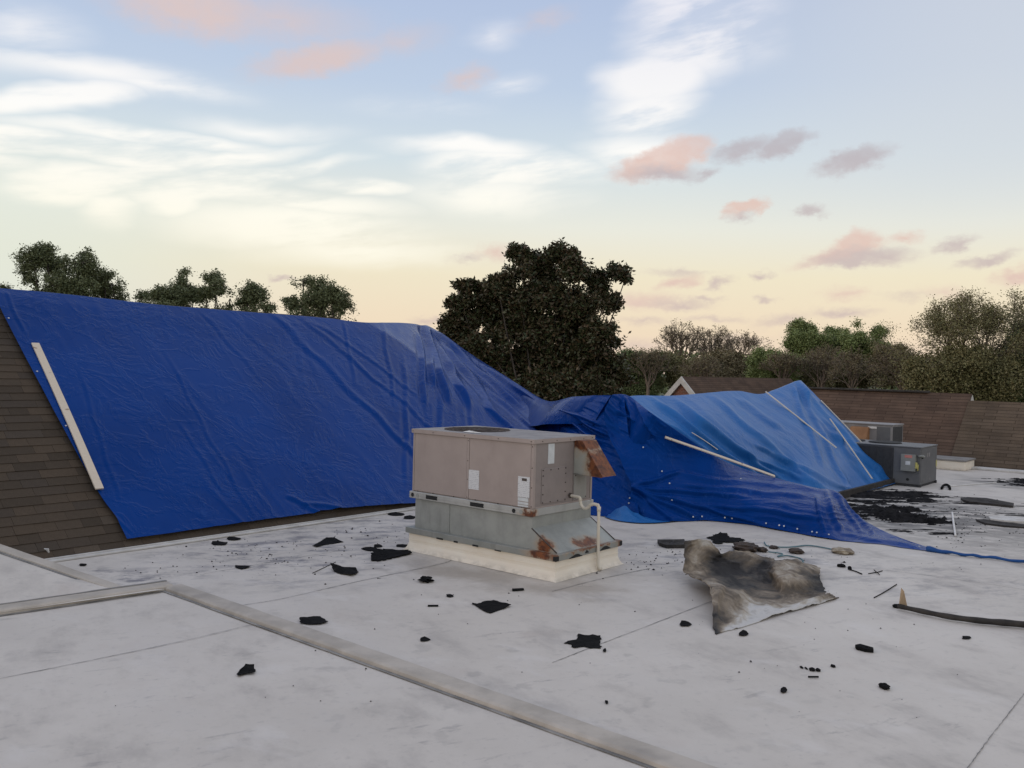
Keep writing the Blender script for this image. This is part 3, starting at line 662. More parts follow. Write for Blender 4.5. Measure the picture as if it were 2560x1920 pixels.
# the gable wall in its own plane frame for the brick courses
gw = mesh_obj('gable_wall', [(-hw, zb_, 0), (hw, zb_, 0), (0, zr-.15, 0), (-hw, -4.6, 0), (hw, -4.6, 0)], [(0, 1, 2), (3, 4, 1, 0)], M_BRICK, gh)
gw.matrix_world = Matrix.Translation(Vector(base0)) @ Matrix((Vector(-V), Vector(Z), Vector(-U))).transposed().to_4x4()
solid('side_wall', [P_(.05, -hw+.05, zb_), P_(LG, -hw+.05, zb_), P_(LG, -hw+.05, -4.6), P_(.05, -hw+.05, -4.6)], [(0, 1, 2, 3)], M_WALL, gh)
for sgn in (-1, 1):
    q = [P_(-.06, sgn*(hw+.1), zb_-.1*pg), P_(-.06, 0, zr), P_(-.06, 0, zr-.36), P_(-.06, sgn*(hw+.1), zb_-.1*pg-.36)]
    q2 = [x_-U*.10 for x_ in q]
    mesh_obj('rake_trim', q+q2, [(0, 1, 2, 3), (7, 6, 5, 4), (0, 4, 5, 1), (1, 5, 6, 2), (2, 6, 7, 3), (3, 7, 4, 0)], M_WHITE, gh)

# ------------------------------------------------------------------ tarps
class Depth:                                   # thin-plate spline of inverse depth over the view, for draping
    def __init__(s, pts, reg=1e-4):
        P = np.array([(a/500., b/500.) for a, b, _ in pts]); w = np.array([1.0/c for _, _, c in pts]); n = len(P)
        D = np.linalg.norm(P[:, None]-P[None], axis=2); Kk = np.where(D > 0, D*D*np.log(D+1e-12), 0)+reg*np.eye(n)
        Q = np.hstack([np.ones((n, 1)), P]); A = np.block([[Kk, Q], [Q.T, np.zeros((3, 3))]])
        s.c = np.linalg.solve(A, np.concatenate([w, np.zeros(3)])); s.P = P; s.extra = None
    def __call__(s, px, py):
        px, py = np.asarray(px, float), np.asarray(py, float); X = np.stack([px/500., py/500.], -1); sh = px.shape
        X = X.reshape(-1, 2); D = np.linalg.norm(X[:, None]-s.P[None], axis=2); Kk = np.where(D > 0, D*D*np.log(D+1e-12), 0)
        w = Kk @ s.c[:len(s.P)]+s.c[-3]+X @ s.c[-2:]
        y = 1.0/w.reshape(sh)
        if s.extra: y = y+s.extra(px, py)
        return y
    def at(s, px, py, out=0.0):
        p = atY(px, py, float(s(px, py))); d = CC-p; return p+d/np.linalg.norm(d)*out
def seg_param(px, py, x0, y0, x1, y1):
    dx, dy = x1-x0, y1-y0; L = math.hypot(dx, dy)
    a = ((px-x0)*dx+(py-y0)*dy)/L; d = (-(px-x0)*dy+(py-y0)*dx)/L
    return a, d, L
def tarp_grid(name, bottoms, tops, ns, nt, depth, wrinkle, creases, mat, parent, leftedge=None, tail=None, tpow=1.0):
    B = spline(bottoms, ns); T = spline(tops, ns)
    t = np.linspace(0, 1, nt)[:, None, None]
    PX = B[None]*(1-t)+T[None]*t                                    # nt, ns, 2
    if leftedge is not None:
        Lc = spline(leftedge, nt); s = np.linspace(0, 1, ns)[None, :, None]
        off = (Lc[:, None, :]-PX[:, :1, :]); PX = PX+off*np.clip(1-s*6, 0, 1)**1.5
    px, py = PX[..., 0], PX[..., 1]
    y = depth(px, py)
    d = np.stack([(px-1280)/FPX, -(py-960)/FPX, -np.ones_like(px)], -1) @ MM.T
    W = CC+d*(y/d[..., 1])[..., None]
    du = np.gradient(W, axis=1); dv = np.gradient(W, axis=0); nn = np.cross(du, dv); nn /= np.linalg.norm(nn, axis=-1, keepdims=True)+1e-9
    tocam = CC-W; nn *= np.sign((nn*tocam).sum(-1, keepdims=True))
    h = wrinkle(px, py, W)
    for x0, y0, x1, y1, wd, am in creases:
        sm = .45 if max(x0, x1) < 1130 and x0 < 1000 else 1.0; wd = wd*(.5 if sm < 1 else .72); am = am*sm
        a, dd, L = seg_param(px, py, x0, y0, x1, y1)
        wob = 10*pnoise(a/90., np.full_like(a, x0*.013+y0*.007)); dd = dd+wob
        m = np.clip(np.minimum(a+.12*L, 1.12*L-a)/(.24*L), 0, 1); m = m*m*(3-2*m)
        h = h+am*m*(np.exp(-(dd/wd)**2)-.55*np.exp(-((dd-1.6*wd)/wd)**2))
    h = h*np.clip(np.minimum(1.0, (1-np.linspace(0, 1, nt))[:, None]*14+.25), 0, 1)
    W = W+nn*h[..., None]
    W[..., 2] = np.maximum(W[..., 2], .008)
    rows = [W]
    if tail:                                                        # the cloth runs on over the ridge and down behind
        last = W[-1]
        for dv_, dz_ in tail: rows.append((last+V*dv_+Z*dz_)[None])
    W = np.concatenate(rows, 0); nr = W.shape[0]
    idx = np.arange(nr*ns).reshape(nr, ns)
    f = np.stack([idx[:-1, :-1], idx[:-1, 1:], idx[1:, 1:], idx[1:, :-1]], -1).reshape(-1, 4)
    o = np_obj(name, W.reshape(-1, 3), f, mat, parent, smooth=True)
    depth.grid = (px, py, W[:nt])
    return o
def pld(px, py, p0, n, off=0.0): return onplane(px, py, p0+n*off, n)[1]

# dark tarp over the big slope
c1 = []
for p in ((318, 1346), (-28, 719), (150, 1000), (300, 800), (600, 1000), (500, 1200), (800, 1270), (1041, 1260), (925, 803), (600, 776), (300, 752), (800, 1100), (900, 1000),
          (980, 850), (1080, 935), (1170, 1000), (1100, 1150), (950, 1150), (1000, 1220), (1060, 1210), (1100, 1240)):
    c1.append((p[0], p[1], pld(*p, PL0, nL, .09)))
c1 += [(1062, 815, 22.2), (1180, 885, 22.6), (1290, 955, 21.6), (1372, 1003, 20.0), (1415, 993, 18.6), (1450, 992, 17.9), (1532, 988, 17.1), (1517, 1074, 16.75), (1549, 1144, 16.35),
       (1578, 1216, 16.0), (1566, 1298, 15.62), (1469, 1290, 15.9), (1410, 1180, 17.0), (1400, 1085, 18.2), (1270, 1065, 20.3), (1300, 1276, 15.75), (1200, 1264, 15.9)]
D1 = Depth(c1)
DIAG = [(905, 800), (1000, 855), (1100, 930), (1200, 1005), (1300, 1075), (1420, 1150)]
def kink(px, py):
    xs = np.array([a for a, _ in DIAG]); ys = np.array([b for _, b in DIAG]); yy = np.interp(px, xs, ys)
    dist = np.clip((yy-py)*.8, 0, 200); m = np.clip((px-905)/60., 0, 1)*np.clip((1420-px)/200., 0, 1)
    return (.0220+.010*np.clip((px-1040)/60., 0, 1))*dist*m
D1.extra = kink
def wr1(px, py, W):
    th = math.radians(52); a = (px*math.cos(th)+py*math.sin(th)); b = (-px*math.sin(th)+py*math.cos(th))
    wob = 26*fbm(px/260., py/260., 2)
    right = np.clip((px-850)/250., 0, 1)
    h = .030*np.maximum(0, ridged(a/700., (b+wob)/55., 3)-1.05)**1.5*(.2+1.2*np.clip(fbm(px/300+3, py/300, 2)+.35, 0, 1))*np.clip((px-300)/250., .35, 1)
    th2 = math.radians(84); a2 = (px*math.cos(th2)+py*math.sin(th2)); b2 = (-px*math.sin(th2)+py*math.cos(th2))
    h = h+.020*right*(ridged(a2/400., (b2+wob*.7)/42., 3)-1)*np.clip(fbm(px/200+9, py/200, 2)+.5, 0, 1)
    th3 = math.radians(30); a3 = (px*math.cos(th3)+py*math.sin(th3)); b3 = (-px*math.sin(th3)+py*math.cos(th3))
    fr = np.clip((px-1330)/100., 0, 1)
    h = h+.05*fr*(ridged(a3/300., (b3+wob*.6)/52., 4)-1)
    h = h+.006*fbm(px/110., py/110., 3)+.035*fbm(px/520+2, py/520., 2)
    h = h+.012*np.exp(-((py-(722+.084*px)-25)/40)**2)*ridged(px/60., py/400., 2)*np.clip((1000-px)/200, 0, 1)
    return h
cr1 = [(640, 745, 1090, 1180, 12, .055), (700, 745, 1100, 1090, 9, .035), (760, 790, 1060, 1000, 8, .028), (420, 900, 640, 1300, 9, .02), (735, 800, 760, 980, 7, .03), (735, 795, 800, 960, 7, .028), (860, 805, 885, 960, 8, .035), (955, 805, 985, 1000, 9, .045),
       (1062, 815, 1085, 960, 9, .10), (1062, 818, 1120, 1000, 9, .10), (1066, 818, 1175, 1010, 9, .09), (1070, 820, 1230, 1010, 9, .09), (1075, 822, 1300, 1010, 8, .08), (1080, 828, 1370, 1020, 10, .08), (1050, 830, 1060, 1010, 8, .06), (1110, 900, 1300, 1090, 8, .05), (1150, 920, 1380, 1110, 8, .05), (1370, 1003, 1520, 1085, 8, .13), (1365, 1010, 1500, 1100, 8, .12), (1380, 1010, 1500, 1060, 8, .10),
       (120, 1150, 330, 1330, 8, .02), (200, 940, 300, 1240, 10, .02), (20, 735, 60, 830, 9, .03), (500, 780, 650, 940, 8, .02), (560, 780, 760, 960, 8, .02), (450, 1060, 560, 1230, 9, .018), (1100, 960, 1110, 1250, 8, .03), (1010, 900, 1020, 1200, 8, .025), (1180, 1030, 1190, 1250, 8, .025), (760, 1262, 850, 1270, 9, .06), (720, 1240, 800, 1280, 9, .06)]
t1 = empty('dark_tarp', tuple(UV(6, EV))); tag(t1, 'large dark blue tarp spread over the steep roof at left', 'tarp'); t1.location = (0, 0, 0)
bt1 = [(318, 1346), (470, 1324), (640, 1300), (790, 1281), (812, 1275), (1041, 1258), (1150, 1258), (1250, 1266), (1330, 1277), (1400, 1285), (1469, 1290), (1530, 1294), (1600, 1298)]
tp1 = [(-28, 719), (100, 729), (250, 745), (400, 762), (520, 772), (800, 794), (905, 806), (1062, 815), (1180, 888), (1290, 957), (1372, 1003), (1450, 992), (1560, 988)]
tarp_grid('sheet', bt1, tp1, 520, 250, D1, wr1, cr1, M_TARP, t1, leftedge=[(318, 1346), (290, 1290), (246, 1228), (160, 1075), (88, 940), (0, 772), (-28, 719)], tail=[(.12, .0), (.3, -.12), (.8, -.6)])

# pale tarp over the burnt wing
c3 = []
for p in ((2245, 1206), (2118, 1236), (1960, 1262), (2060, 1150), (1900, 1100), (2100, 1080), (1850, 1080), (1750, 1040), (2010, 1195)):
    c3.append((p[0], p[1], pld(*p, PW0, nW, .05)))
for p in ((1600, 1050), (1680, 1100), (1780, 1165), (1880, 1215), (1960, 1245)): c3.append((p[0], p[1], pld(*p, PW0, nW, -.22)))
def ridgeW(px, py): return onplane(px, py, UV(0, RW), V)[1]
for p in ((1996, 952), (1900, 985), (1840, 980), (1760, 985), (1690, 990)): c3.append((p[0], p[1], ridgeW(*p)))
for p in ((1600, 990), (1560, 992)): c3.append((p[0], p[1], ridgeW(*p)+.30))
D3 = Depth(c3, 2e-4)
def wr3(px, py, W):
    th = math.radians(38); a = (px*math.cos(th)+py*math.sin(th)); b = (-px*math.sin(th)+py*math.cos(th)); wob = 14*fbm(px/150., py/150., 2)
    h = .019*(ridged(a/420., (b+wob)/27., 3)-1)+.008*fbm(px/70., py/70., 4)
    return h
cr3 = [(1700, 1010, 1990, 1240, 9, .10), (1640, 1000, 1900, 1200, 8, .07), (1790, 1000, 2060, 1230, 8, .06), (1850, 1000, 1950, 1070, 9, .05), (1990, 955, 2180, 1200, 8, .06), (2000, 960, 2120, 1220, 7, .05), (2010, 980, 2220, 1200, 7, .06), (2040, 1040, 2200, 1200, 6, .05), (1560, 1000, 1760, 1120, 8, .06), (1980, 960, 2060, 1160, 7, .04), (1850, 1130, 2090, 1235, 8, .05), (1900, 1120, 2130, 1225, 7, .05), (2130, 1130, 2235, 1200, 6, .05)]
t3 = empty('pale_tarp', (0, 0, 0)); tag(t3, 'faded light blue tarp over the burnt wing, held by thin battens', 'tarp')
bt3 = [(1572, 1030), (1640, 1080), (1720, 1135), (1800, 1180), (1960, 1250), (2118, 1237), (2190, 1222), (2240, 1208), (2250, 1200)]
tp3 = [(1562, 994), (1590, 989), (1680, 989), (1760, 983), (1840, 977), (1900, 985), (1945, 972), (1996, 952), (2006, 957)]
tarp_grid('sheet', bt3, tp3, 300, 170, D3, wr3, cr3, M_TARPL, t3, tail=[(.08, -.02), (.25, -.2), (.8, -.75)])
# loose corner of the pale tarp peeping out below the dark one
def flap():
    xs = np.linspace(0, 1, 40); tp = spline([(1512, 1290), (1535, 1277), (1560, 1265), (1590, 1283), (1625, 1293), (1700, 1299)], 40)
    bt = spline([(1512, 1292), (1530, 1298), (1556, 1303), (1600, 1307), (1650, 1306), (1704, 1301)], 40); v = []
    for j in range(8):
        for i in range(40):
            q = bt[i]*(1-j/7)+tp[i]*(j/7); p = G(bt[i][0], bt[i][1], .01); y0 = p[1]-.06+.34*(j/7)
            w = atY(q[0], q[1], y0); w[2] = max(w[2], .012)+.012*math.sin(i*.8+j)*(j > 0); v.append(w)
    f = [(j*40+i, j*40+i+1, (j+1)*40+i+1, (j+1)*40+i) for j in range(7) for i in range(39)]
    mesh_obj('loose_corner', v, f, M_TARPL, t3, smooth=True)
flap()

# dark tarp over the low hump in front of the wing
LE2 = [(1566, 1280), (1578, 1216), (1563, 1180), (1549, 1144), (1528, 1105), (1517, 1074), (1510, 1033), (1520, 1005), (1532, 986)]
bt2 = [(1566, 1292), (1620, 1300), (1700, 1303), (1764, 1301), (1830, 1306), (1880, 1312), (1990, 1332), (2060, 1345), (2110, 1352), (2160, 1357), (2240, 1366), (2320, 1377)]
tp2 = [(1532, 986), (1572, 990), (1625, 1030), (1700, 1082), (1790, 1142), (1860, 1172), (1960, 1200), (2040, 1220), (2096, 1231), (2140, 1285), (2210, 1328), (2322, 1369)]
c2 = []
for p in bt2: c2.append((p[0], p[1], G(p[0], p[1], .012)[1]))
for p in ((1532, 986), (1572, 990)): c2.append((p[0], p[1], ridgeW(*p)-.15-.2*(p[0] > 1550)))
for p in ((1625, 1030), (1700, 1082), (1790, 1142)): c2.append((p[0], p[1], pld(*p, PW0, nW, .18)))
c2 += [(1860, 1172, 16.75), (1960, 1200, 16.2), (2040, 1220, 15.65), (2096, 1231, 15.35), (2140, 1285, 15.2), (2210, 1328, 14.75), (2322, 1369, 13.62),
       (1517, 1074, 16.52), (1549, 1144, 16.15), (1578, 1216, 15.85), (1680, 1200, 15.92), (1760, 1200, 15.98), (1860, 1245, 15.5), (1960, 1260, 15.05), (2060, 1270, 14.65), (1640, 1120, 16.15), (1720, 1140, 16.3), (1600, 1060, 16.42), (2100, 1310, 14.55), (2150, 1335, 14.4)]
D2 = Depth(c2, 2e-4)
def wr2(px, py, W):
    th = math.radians(7); a = (px*math.cos(th)+py*math.sin(th)); b = (-px*math.sin(th)+py*math.cos(th)); wob = 12*fbm(px/130., py/130., 2)
    h = .022*(ridged(a/260., (b+wob)/30., 4)-1)*np.clip(1.1-np.abs(py-(1230+.12*(px-1600)))/140., .25, 1)
    th = math.radians(48); a = (px*math.cos(th)+py*math.sin(th)); b = (-px*math.sin(th)+py*math.cos(th))
    up = np.clip((1170-py)/90., 0, 1)*np.clip((1760-px)/120, 0, 1)
    h = h+.05*up*(ridged(a/170., (b+wob)/36., 4)-1)+.010*fbm(px/55., py/55., 4)
    return h
cr2 = [(1580, 1220, 1900, 1310, 7, .05), (1582, 1222, 1750, 1296, 7, .05), (1585, 1218, 1850, 1240, 7, .04), (1580, 1215, 1700, 1180, 7, .04), (1590, 1222, 1680, 1300, 7, .04), (2060, 1226, 2100, 1330, 9, .030), (2085, 1230, 2150, 1330, 7, .026), (2098, 1238, 2185, 1338, 6, .022), (2030, 1222, 1700, 1190, 9, .03), (1700, 1215, 2000, 1240, 8, .035), (1750, 1260, 2030, 1290, 8, .03), (2040, 1245, 2060, 1330, 8, .03), (2110, 1335, 2300, 1372, 6, .03), (1560, 1000, 1600, 1070, 8, .07), (1590, 1010, 1640, 1090, 7, .07), (1540, 1030, 1620, 1060, 7, .06)]
t2 = empty('front_tarp', (0, 0, 0)); tag(t2, 'dark blue tarp draped low across the white roof, grommets along its hem', 'tarp')
tarp_grid('sheet', bt2, tp2, 360, 150, D2, wr2, cr2, M_TARP, t2, leftedge=LE2, tail=[(.05, -.03), (.25, -.30), (.45, -.62)])
pts = spline([G(2318, 1373, .03), G(2400, 1385, .03), G(2480, 1394, .03), G(2600, 1410, .03)], 24)
pts[:, 2] += .008*np.sin(np.arange(24)*1.3)
tube_obj('rolled_hem', pts, [.05-.028*min(1, i/6)+.003*math.sin(i*1.7) for i in range(24)], tarp_mat('hem_blue', c4(.010, .055, .19), c4(.02, .075, .22), c4(.1, .2, .5), .45, (.4, .5, 1, 1), .4), t2, 7)
# grommets
gm = bpy.data.meshes.new('grommet'); bm = bmesh.new()
bmesh.ops.create_cone(bm, cap_ends=True, segments=10, radius1=.016, radius2=.013, depth=.006); bm.to_mesh(gm); bm.free(); gm.materials.append(M_GROM)
def grommet(parent, D, px, py, s=1.0):
    p = D.at(px, py, .03); a = D.at(px+6, py, .03); b = D.at(px, py-6, .03)
    n = Vector(np.cross(a-p, b-p)).normalized()
    if n.dot(Vector(CC-p)) < 0: n = -n
    o = bpy.data.objects.new('grommet', gm); COL.objects.link(o)
    o.matrix_world = Matrix.Translation(Vector(p)) @ n.to_track_quat('Z', 'Y').to_matrix().to_4x4() @ Matrix.Scale(s, 4); o.parent = parent
for p in ((22, 795), (93, 928), (165, 1064), (246, 1214)): grommet(t1, D1, *p)
for p in ((1733, 1292), (1755, 1291), (1812, 1294), (1830, 1296), (1883, 1303), (1915, 1308), (1948, 1313), (1960, 1315), (1993, 1322), (2030, 1329), (2042, 1331), (2072, 1336), (2180, 1346), (2236, 1355), (2298, 1366),
          (1655, 1178), (1674, 1208), (1690, 1226), (1680, 1250), (1608, 1118), (1852, 1196), (1574, 1245), (1572, 1258)): grommet(t2, D2, *p)

# battens
def batten(name, D, p0, p1, w, t, out, mat, label, group=None):
    a, b = D.at(*p0, out), D.at(*p1, out); m = D.at((p0[0]+p1[0])/2+8, (p0[1]+p1[1])/2-8, out); x = b-a; L = np.linalg.norm(x); x /= L
    dx_, dy_ = p1[0]-p0[0], p1[1]-p0[1]; lq = math.hypot(dx_, dy_); mx_, my_ = (p0[0]+p1[0])/2, (p0[1]+p1[1])/2
    n = np.cross(x, D.at(mx_+dy_/lq*20, my_-dx_/lq*20)-D.at(mx_-dy_/lq*20, my_+dx_/lq*20)); n /= np.linalg.norm(n)
    if n @ (CC-a) < 0: n = -n
    yv_ = np.cross(n, x)
    bm = bmesh.new(); seg = 10; gp, gq, gW = D.grid; clear = -9.0
    for i in range(41):                                        # rest the batten on the highest folds of the cloth
        u_, v_ = p0[0]+(p1[0]-p0[0])*i/40, p0[1]+(p1[1]-p0[1])*i/40
        k_ = np.argmin((gp-u_)**2+(gq-v_)**2); clear = max(clear, float((gW.reshape(-1, 3)[k_]-a) @ n))
    a = a+n*(clear+.004)
    for i in range(seg+1):
        s_ = L*i/seg; bow = .010*math.sin(math.pi*i/seg)
        for (q, r) in ((-w/2, 0), (w/2, 0), (w/2, t), (-w/2, t)): bm.verts.new((s_, q+bow, r))
    bm.verts.ensure_lookup_table()
    for i in range(seg):
        for k in range(4): bm.faces.new([bm.verts[i*4+k], bm.verts[i*4+(k+1) % 4], bm.verts[(i+1)*4+(k+1) % 4], bm.verts[(i+1)*4+k]])
    bm.faces.new([bm.verts[k] for k in (3, 2, 1, 0)]); bm.faces.new([bm.verts[seg*4+k] for k in range(4)])
    o = bm_obj(name, bm, mat); o.matrix_world = Matrix.Translation(Vector(a)) @ Matrix((Vector(x), Vector(yv_), Vector(n))).transposed().to_4x4()
    tag(o, label, 'board', group); return o
batten('wooden_board', D1, (88, 858), (249, 1222), .115, .022, .05, M_WOOD, 'wide pale pine board fixed along left edge of dark tarp')
gb = 'thin battens holding the tarps down'
batten('thin_batten', D3, (1904, 993), (2080, 1134), .042, .02, .03, M_WOODG, 'thin batten left of the peak of the light blue tarp', gb)
batten('thin_batten', D3, (2050, 1003), (2188, 1146), .042, .02, .03, M_WOODG, 'thin batten along the right hand rake of the light blue tarp', gb)
batten('thin_batten', D3, (2068, 1053), (2173, 1203), .040, .02, .03, M_WOODG, 'short slanting batten lowest on right part of light blue tarp', gb)
batten('thin_batten', D2, (1662, 1094), (1936, 1192), .045, .022, .03, M_WOOD, 'long pale batten lying on the dark front tarp', gb)
batten('thin_batten', D3, (1727, 1083), (1792, 1126), .016, .012, .03, M_WOODG, 'sliver of batten at seam of light and dark tarps', gb)

# ------------------------------------------------------------------ main rooftop unit (local x = U, local y = V)
O1 = G(1387, 1453)
un = empty('rooftop_unit', tuple(O1), ROTUV); tag(un, 'beige rooftop air unit on galvanised duct and white curb, rusty hood', 'air conditioner')
x0, x1, y0, y1, zb, zt = .05, 1.35, .42, 2.61, .835, 1.715
# curb with flared membrane foot
prof = [(-.07, .002), (-.045, .012), (-.02, .05), (.0, .11), (.0, .245)]
v, f = [], []; cx0, cx1, cy0, cy1 = 0, 1.40, 0, 2.60
for q, z_ in prof:
    v += [(cx0+q, cy0+q, z_), (cx1-q, cy0+q, z_), (cx1-q, cy1-q, z_), (cx0+q, cy1-q, z_)]
for i in range(len(prof)-1):
    for k in range(4): f.append((i*4+k, i*4+(k+1) % 4, i*4+4+(k+1) % 4, i*4+4+k))
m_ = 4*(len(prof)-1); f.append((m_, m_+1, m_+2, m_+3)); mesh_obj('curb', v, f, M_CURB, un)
boxo('curb_lap', (-.006, 1.406, -.006, 2.606, .15, .156), M_CURB, un, .001)
boxo('curb_cap', (-.035, 1.435, -.035, 2.645, .245, .325), M_CAP, un, .004)
for (a, b, c) in ((-.04, -.04, .25), (1.38, -.04, .255)): boxo('torn_patch', (a, a+.065, b, b+.05, c, c+.06), M_BLACK, un, .004)
for xa, xb, zz in ((.24, .52, .246), (.58, .66, .27), (.92, 1.16, .255)):
    bm = bmesh.new(); pts = [(xa+(xb-xa)*i/8, -.038, zz+(.006 if i in (0, 8) else .045*math.sin(math.pi*i/8)*random.uniform(.6, 1))) for i in range(9)]
    lo = [bm.verts.new((p[0], -.039, zz-.003)) for p in pts]; hi = [bm.verts.new(p) for p in pts]
    lo2 = [bm.verts.new((p[0], -.030, zz-.003)) for p in pts]; hi2 = [bm.verts.new((p[0], -.030, p[2])) for p in pts]
    for i in range(8):
        bm.faces.new((lo[i], lo[i+1], hi[i+1], hi[i])); bm.faces.new((hi[i], hi[i+1], hi2[i+1], hi2[i])); bm.faces.new((lo[i], lo2[i], lo2[i+1], lo[i+1]))
    bm_obj('torn_patch', bm, M_BLACK, un)
for ya in (.85, 1.25, 1.62, 1.9): boxo('torn_patch', (-.044, -.03, ya, ya+random.uniform(.05, .12), .240, .240+random.uniform(.012, .03)), M_BLACK, un, .002)
# duct transition
pr = [(2.56, .325), (2.56, .735), (.435, .735), (.435, .585), (.03, .325)]
v = [(.07, a, b) for a, b in pr]+[(1.36, a, b) for a, b in pr]
mesh_obj('duct', v, [(0, 1, 2, 3, 4), (9, 8, 7, 6, 5), (0, 5, 6, 1), (1, 6, 7, 2), (2, 7, 8, 3), (3, 8, 9, 4), (4, 9, 5, 0)], M_GALV, un)
tube_obj('duct_seam', [(.068, .437, .585), (.068, .03, .33)], .009, M_SCREW, un, 5)
tube_obj('duct_seam', [(1.362, .437, .585), (1.362, .03, .33)], .008, M_SCREW, un, 5)
boxo('duct_seam', (.060, .071, 1.88, 1.90, .33, .73), M_GALV, un, .002)
# base rail
boxo('base_rail', (x0-.03, x1+.03, y0-.015, y1+.03, .735, .83), M_RAIL, un, .006)
boxo('rail_lip', (x0-.035, x0-.028, y0-.01, y1+.03, .775, .782), M_RAIL, un, 0)
for a, b in ((2.08, 2.30), (1.22, 1.46)): boxo('fork_slot', (x0-.036, x0-.026, a, b, .755, .808), M_BLACK, un, .002)
def disc(name, c, r, nrm, mat, th=.008, seg=16):
    bm = bmesh.new(); bmesh.ops.create_cone(bm, cap_ends=True, segments=seg, radius1=r, radius2=r, depth=th)
    o = bm_obj(name, bm, mat, un); o.matrix_local = Matrix.Translation(c) @ Vector(nrm).to_track_quat('Z', 'Y').to_matrix().to_4x4(); return o
for yy, mt in ((2.57, M_BLACK), (2.47, M_GALV), (.70, M_BLACK), (.58, M_GALV)): disc('lifting_hole', (x0-.032, yy, .782), .028, (-1, 0, 0), mt)
# cabinet: posts, panels, top
boxo('cabinet_core', (x0+.02, x1-.005, y0+.02, y1-.02, .83, zt-.04), M_CAB, un, 0)
ym = 1.55
boxo('side_panel', (x0+.002, x0+.03, y0+.045, ym-.025, .84, zt-.055), M_CAB, un, .004)
boxo('side_panel', (x0+.002, x0+.03, ym+.02, y1-.03, .84, zt-.055), M_CAB, un, .004)
boxo('corner_post', (x0-.002, x0+.05, y0-.002, y0+.04, .832, zt-.05), M_CAB, un, .004)
boxo('corner_post', (x0-.002, x0+.04, y1-.028, y1+.002, .832, zt-.05), M_CAB, un, .004)
boxo('corner_post', (x1-.04, x1+.002, y0-.002, y0+.035, .832, zt-.05), M_CAB, un, .004)
boxo('mullion', (x0-.003, x0+.03, ym-.022, ym+.016, .834, zt-.05), M_CAB, un, .004)
boxo('end_panel', (x0+.052, .90, y0+.001, y0+.03, .84, zt-.052), M_CABSHADE, un, .003)
boxo('end_panel', (.91, x1-.045, y0+.004, y0+.03, .84, zt-.052), M_CABSHADE, un, .003)
boxo('end_rail', (x0+.05, x1-.04, y0-.004, y0+.02, .83, .848), M_CAB, un, .002)
# top with round fan opening
fc, frad = (.70, 1.98), .47
bm = bmesh.new(); tx0, tx1, ty0, ty1 = x0-.02, x1+.02, y0-.02, y1+.02; seg = 40
def ringv(z_): return [bm.verts.new((fc[0]+frad*math.cos(2*math.pi*i/seg), fc[1]+frad*math.sin(2*math.pi*i/seg), z_)) for i in range(seg)]
rc = [bm.verts.new(p) for p in ((tx0, ty0, zt), (tx1, ty0, zt), (tx1, ty1, zt), (tx0, ty1, zt))]; r1 = ringv(zt)
ed = [bm.edges.new((rc[i], rc[(i+1) % 4])) for i in range(4)]+[bm.edges.new((r1[i], r1[(i+1) % seg])) for i in range(seg)]
bmesh.ops.triangle_fill(bm, use_beauty=True, edges=ed)
rb = [bm.verts.new((p.co.x, p.co.y, zt-.055)) for p in rc]; r2_ = ringv(zt-.03)
for i in range(4): bm.faces.new((rc[i], rc[(i+1) % 4], rb[(i+1) % 4], rb[i]))
for i in range(seg): bm.faces.new((r1[i], r2_[i], r2_[(i+1) % seg], r1[(i+1) % seg]))
topo = bm_obj('top_panel', bm, M_CABTOP, un); topo.data.materials.append(M_CAB)
for pgn in topo.data.polygons:
    if abs(pgn.normal.z) < .3: pgn.material_index = 1
disc('fan_well', (fc[0], fc[1], zt-.034), frad-.002, (0, 0, 1), M_BLACK, .006, 32)
v, f = [], []
for rr in (.12, .22, .32, .42, .47):
    a_, b_ = tube_geo([(fc[0]+rr*math.cos(t), fc[1]+rr*math.sin(t), zt+.006) for t in np.linspace(0, 2*math.pi, 33)], .004, 4, False); k0 = len(v); v += a_; f += [tuple(i+k0 for i in q) for q in b_]
for an in np.linspace(0, math.pi, 7)[:-1]:
    a_, b_ = tube_geo([(fc[0]-.48*math.cos(an), fc[1]-.48*math.sin(an), zt+.008), (fc[0]+.48*math.cos(an), fc[1]+.48*math.sin(an), zt+.008)], .004, 4); k0 = len(v); v += a_; f += [tuple(i+k0 for i in q) for q in b_]
mesh_obj('fan_guard', v, f, M_SCREW, un)
disc('fan_motor', (fc[0], fc[1], zt-.012), .09, (0, 0, 1), M_GREY, .02, 16)
bm = bmesh.new(); bmesh.ops.create_icosphere(bm, subdivisions=2, radius=1)
for q in bm.verts: q.co = Vector((q.co.x*.035+.02*random.uniform(-1, 1), q.co.y*.16+.01*random.uniform(-1, 1), max(q.co.z, -.2)*.02*random.uniform(.5, 1.5)))
o = bm_obj('rag', bm, M_WHITE2); o.location = tuple(O1+U*.20+V*1.62+Z*(zt+.006)); o.rotation_euler = (0, 0, ROTUV); tag(o, 'scrap of white cloth on top of the beige unit near the fan', 'rag')
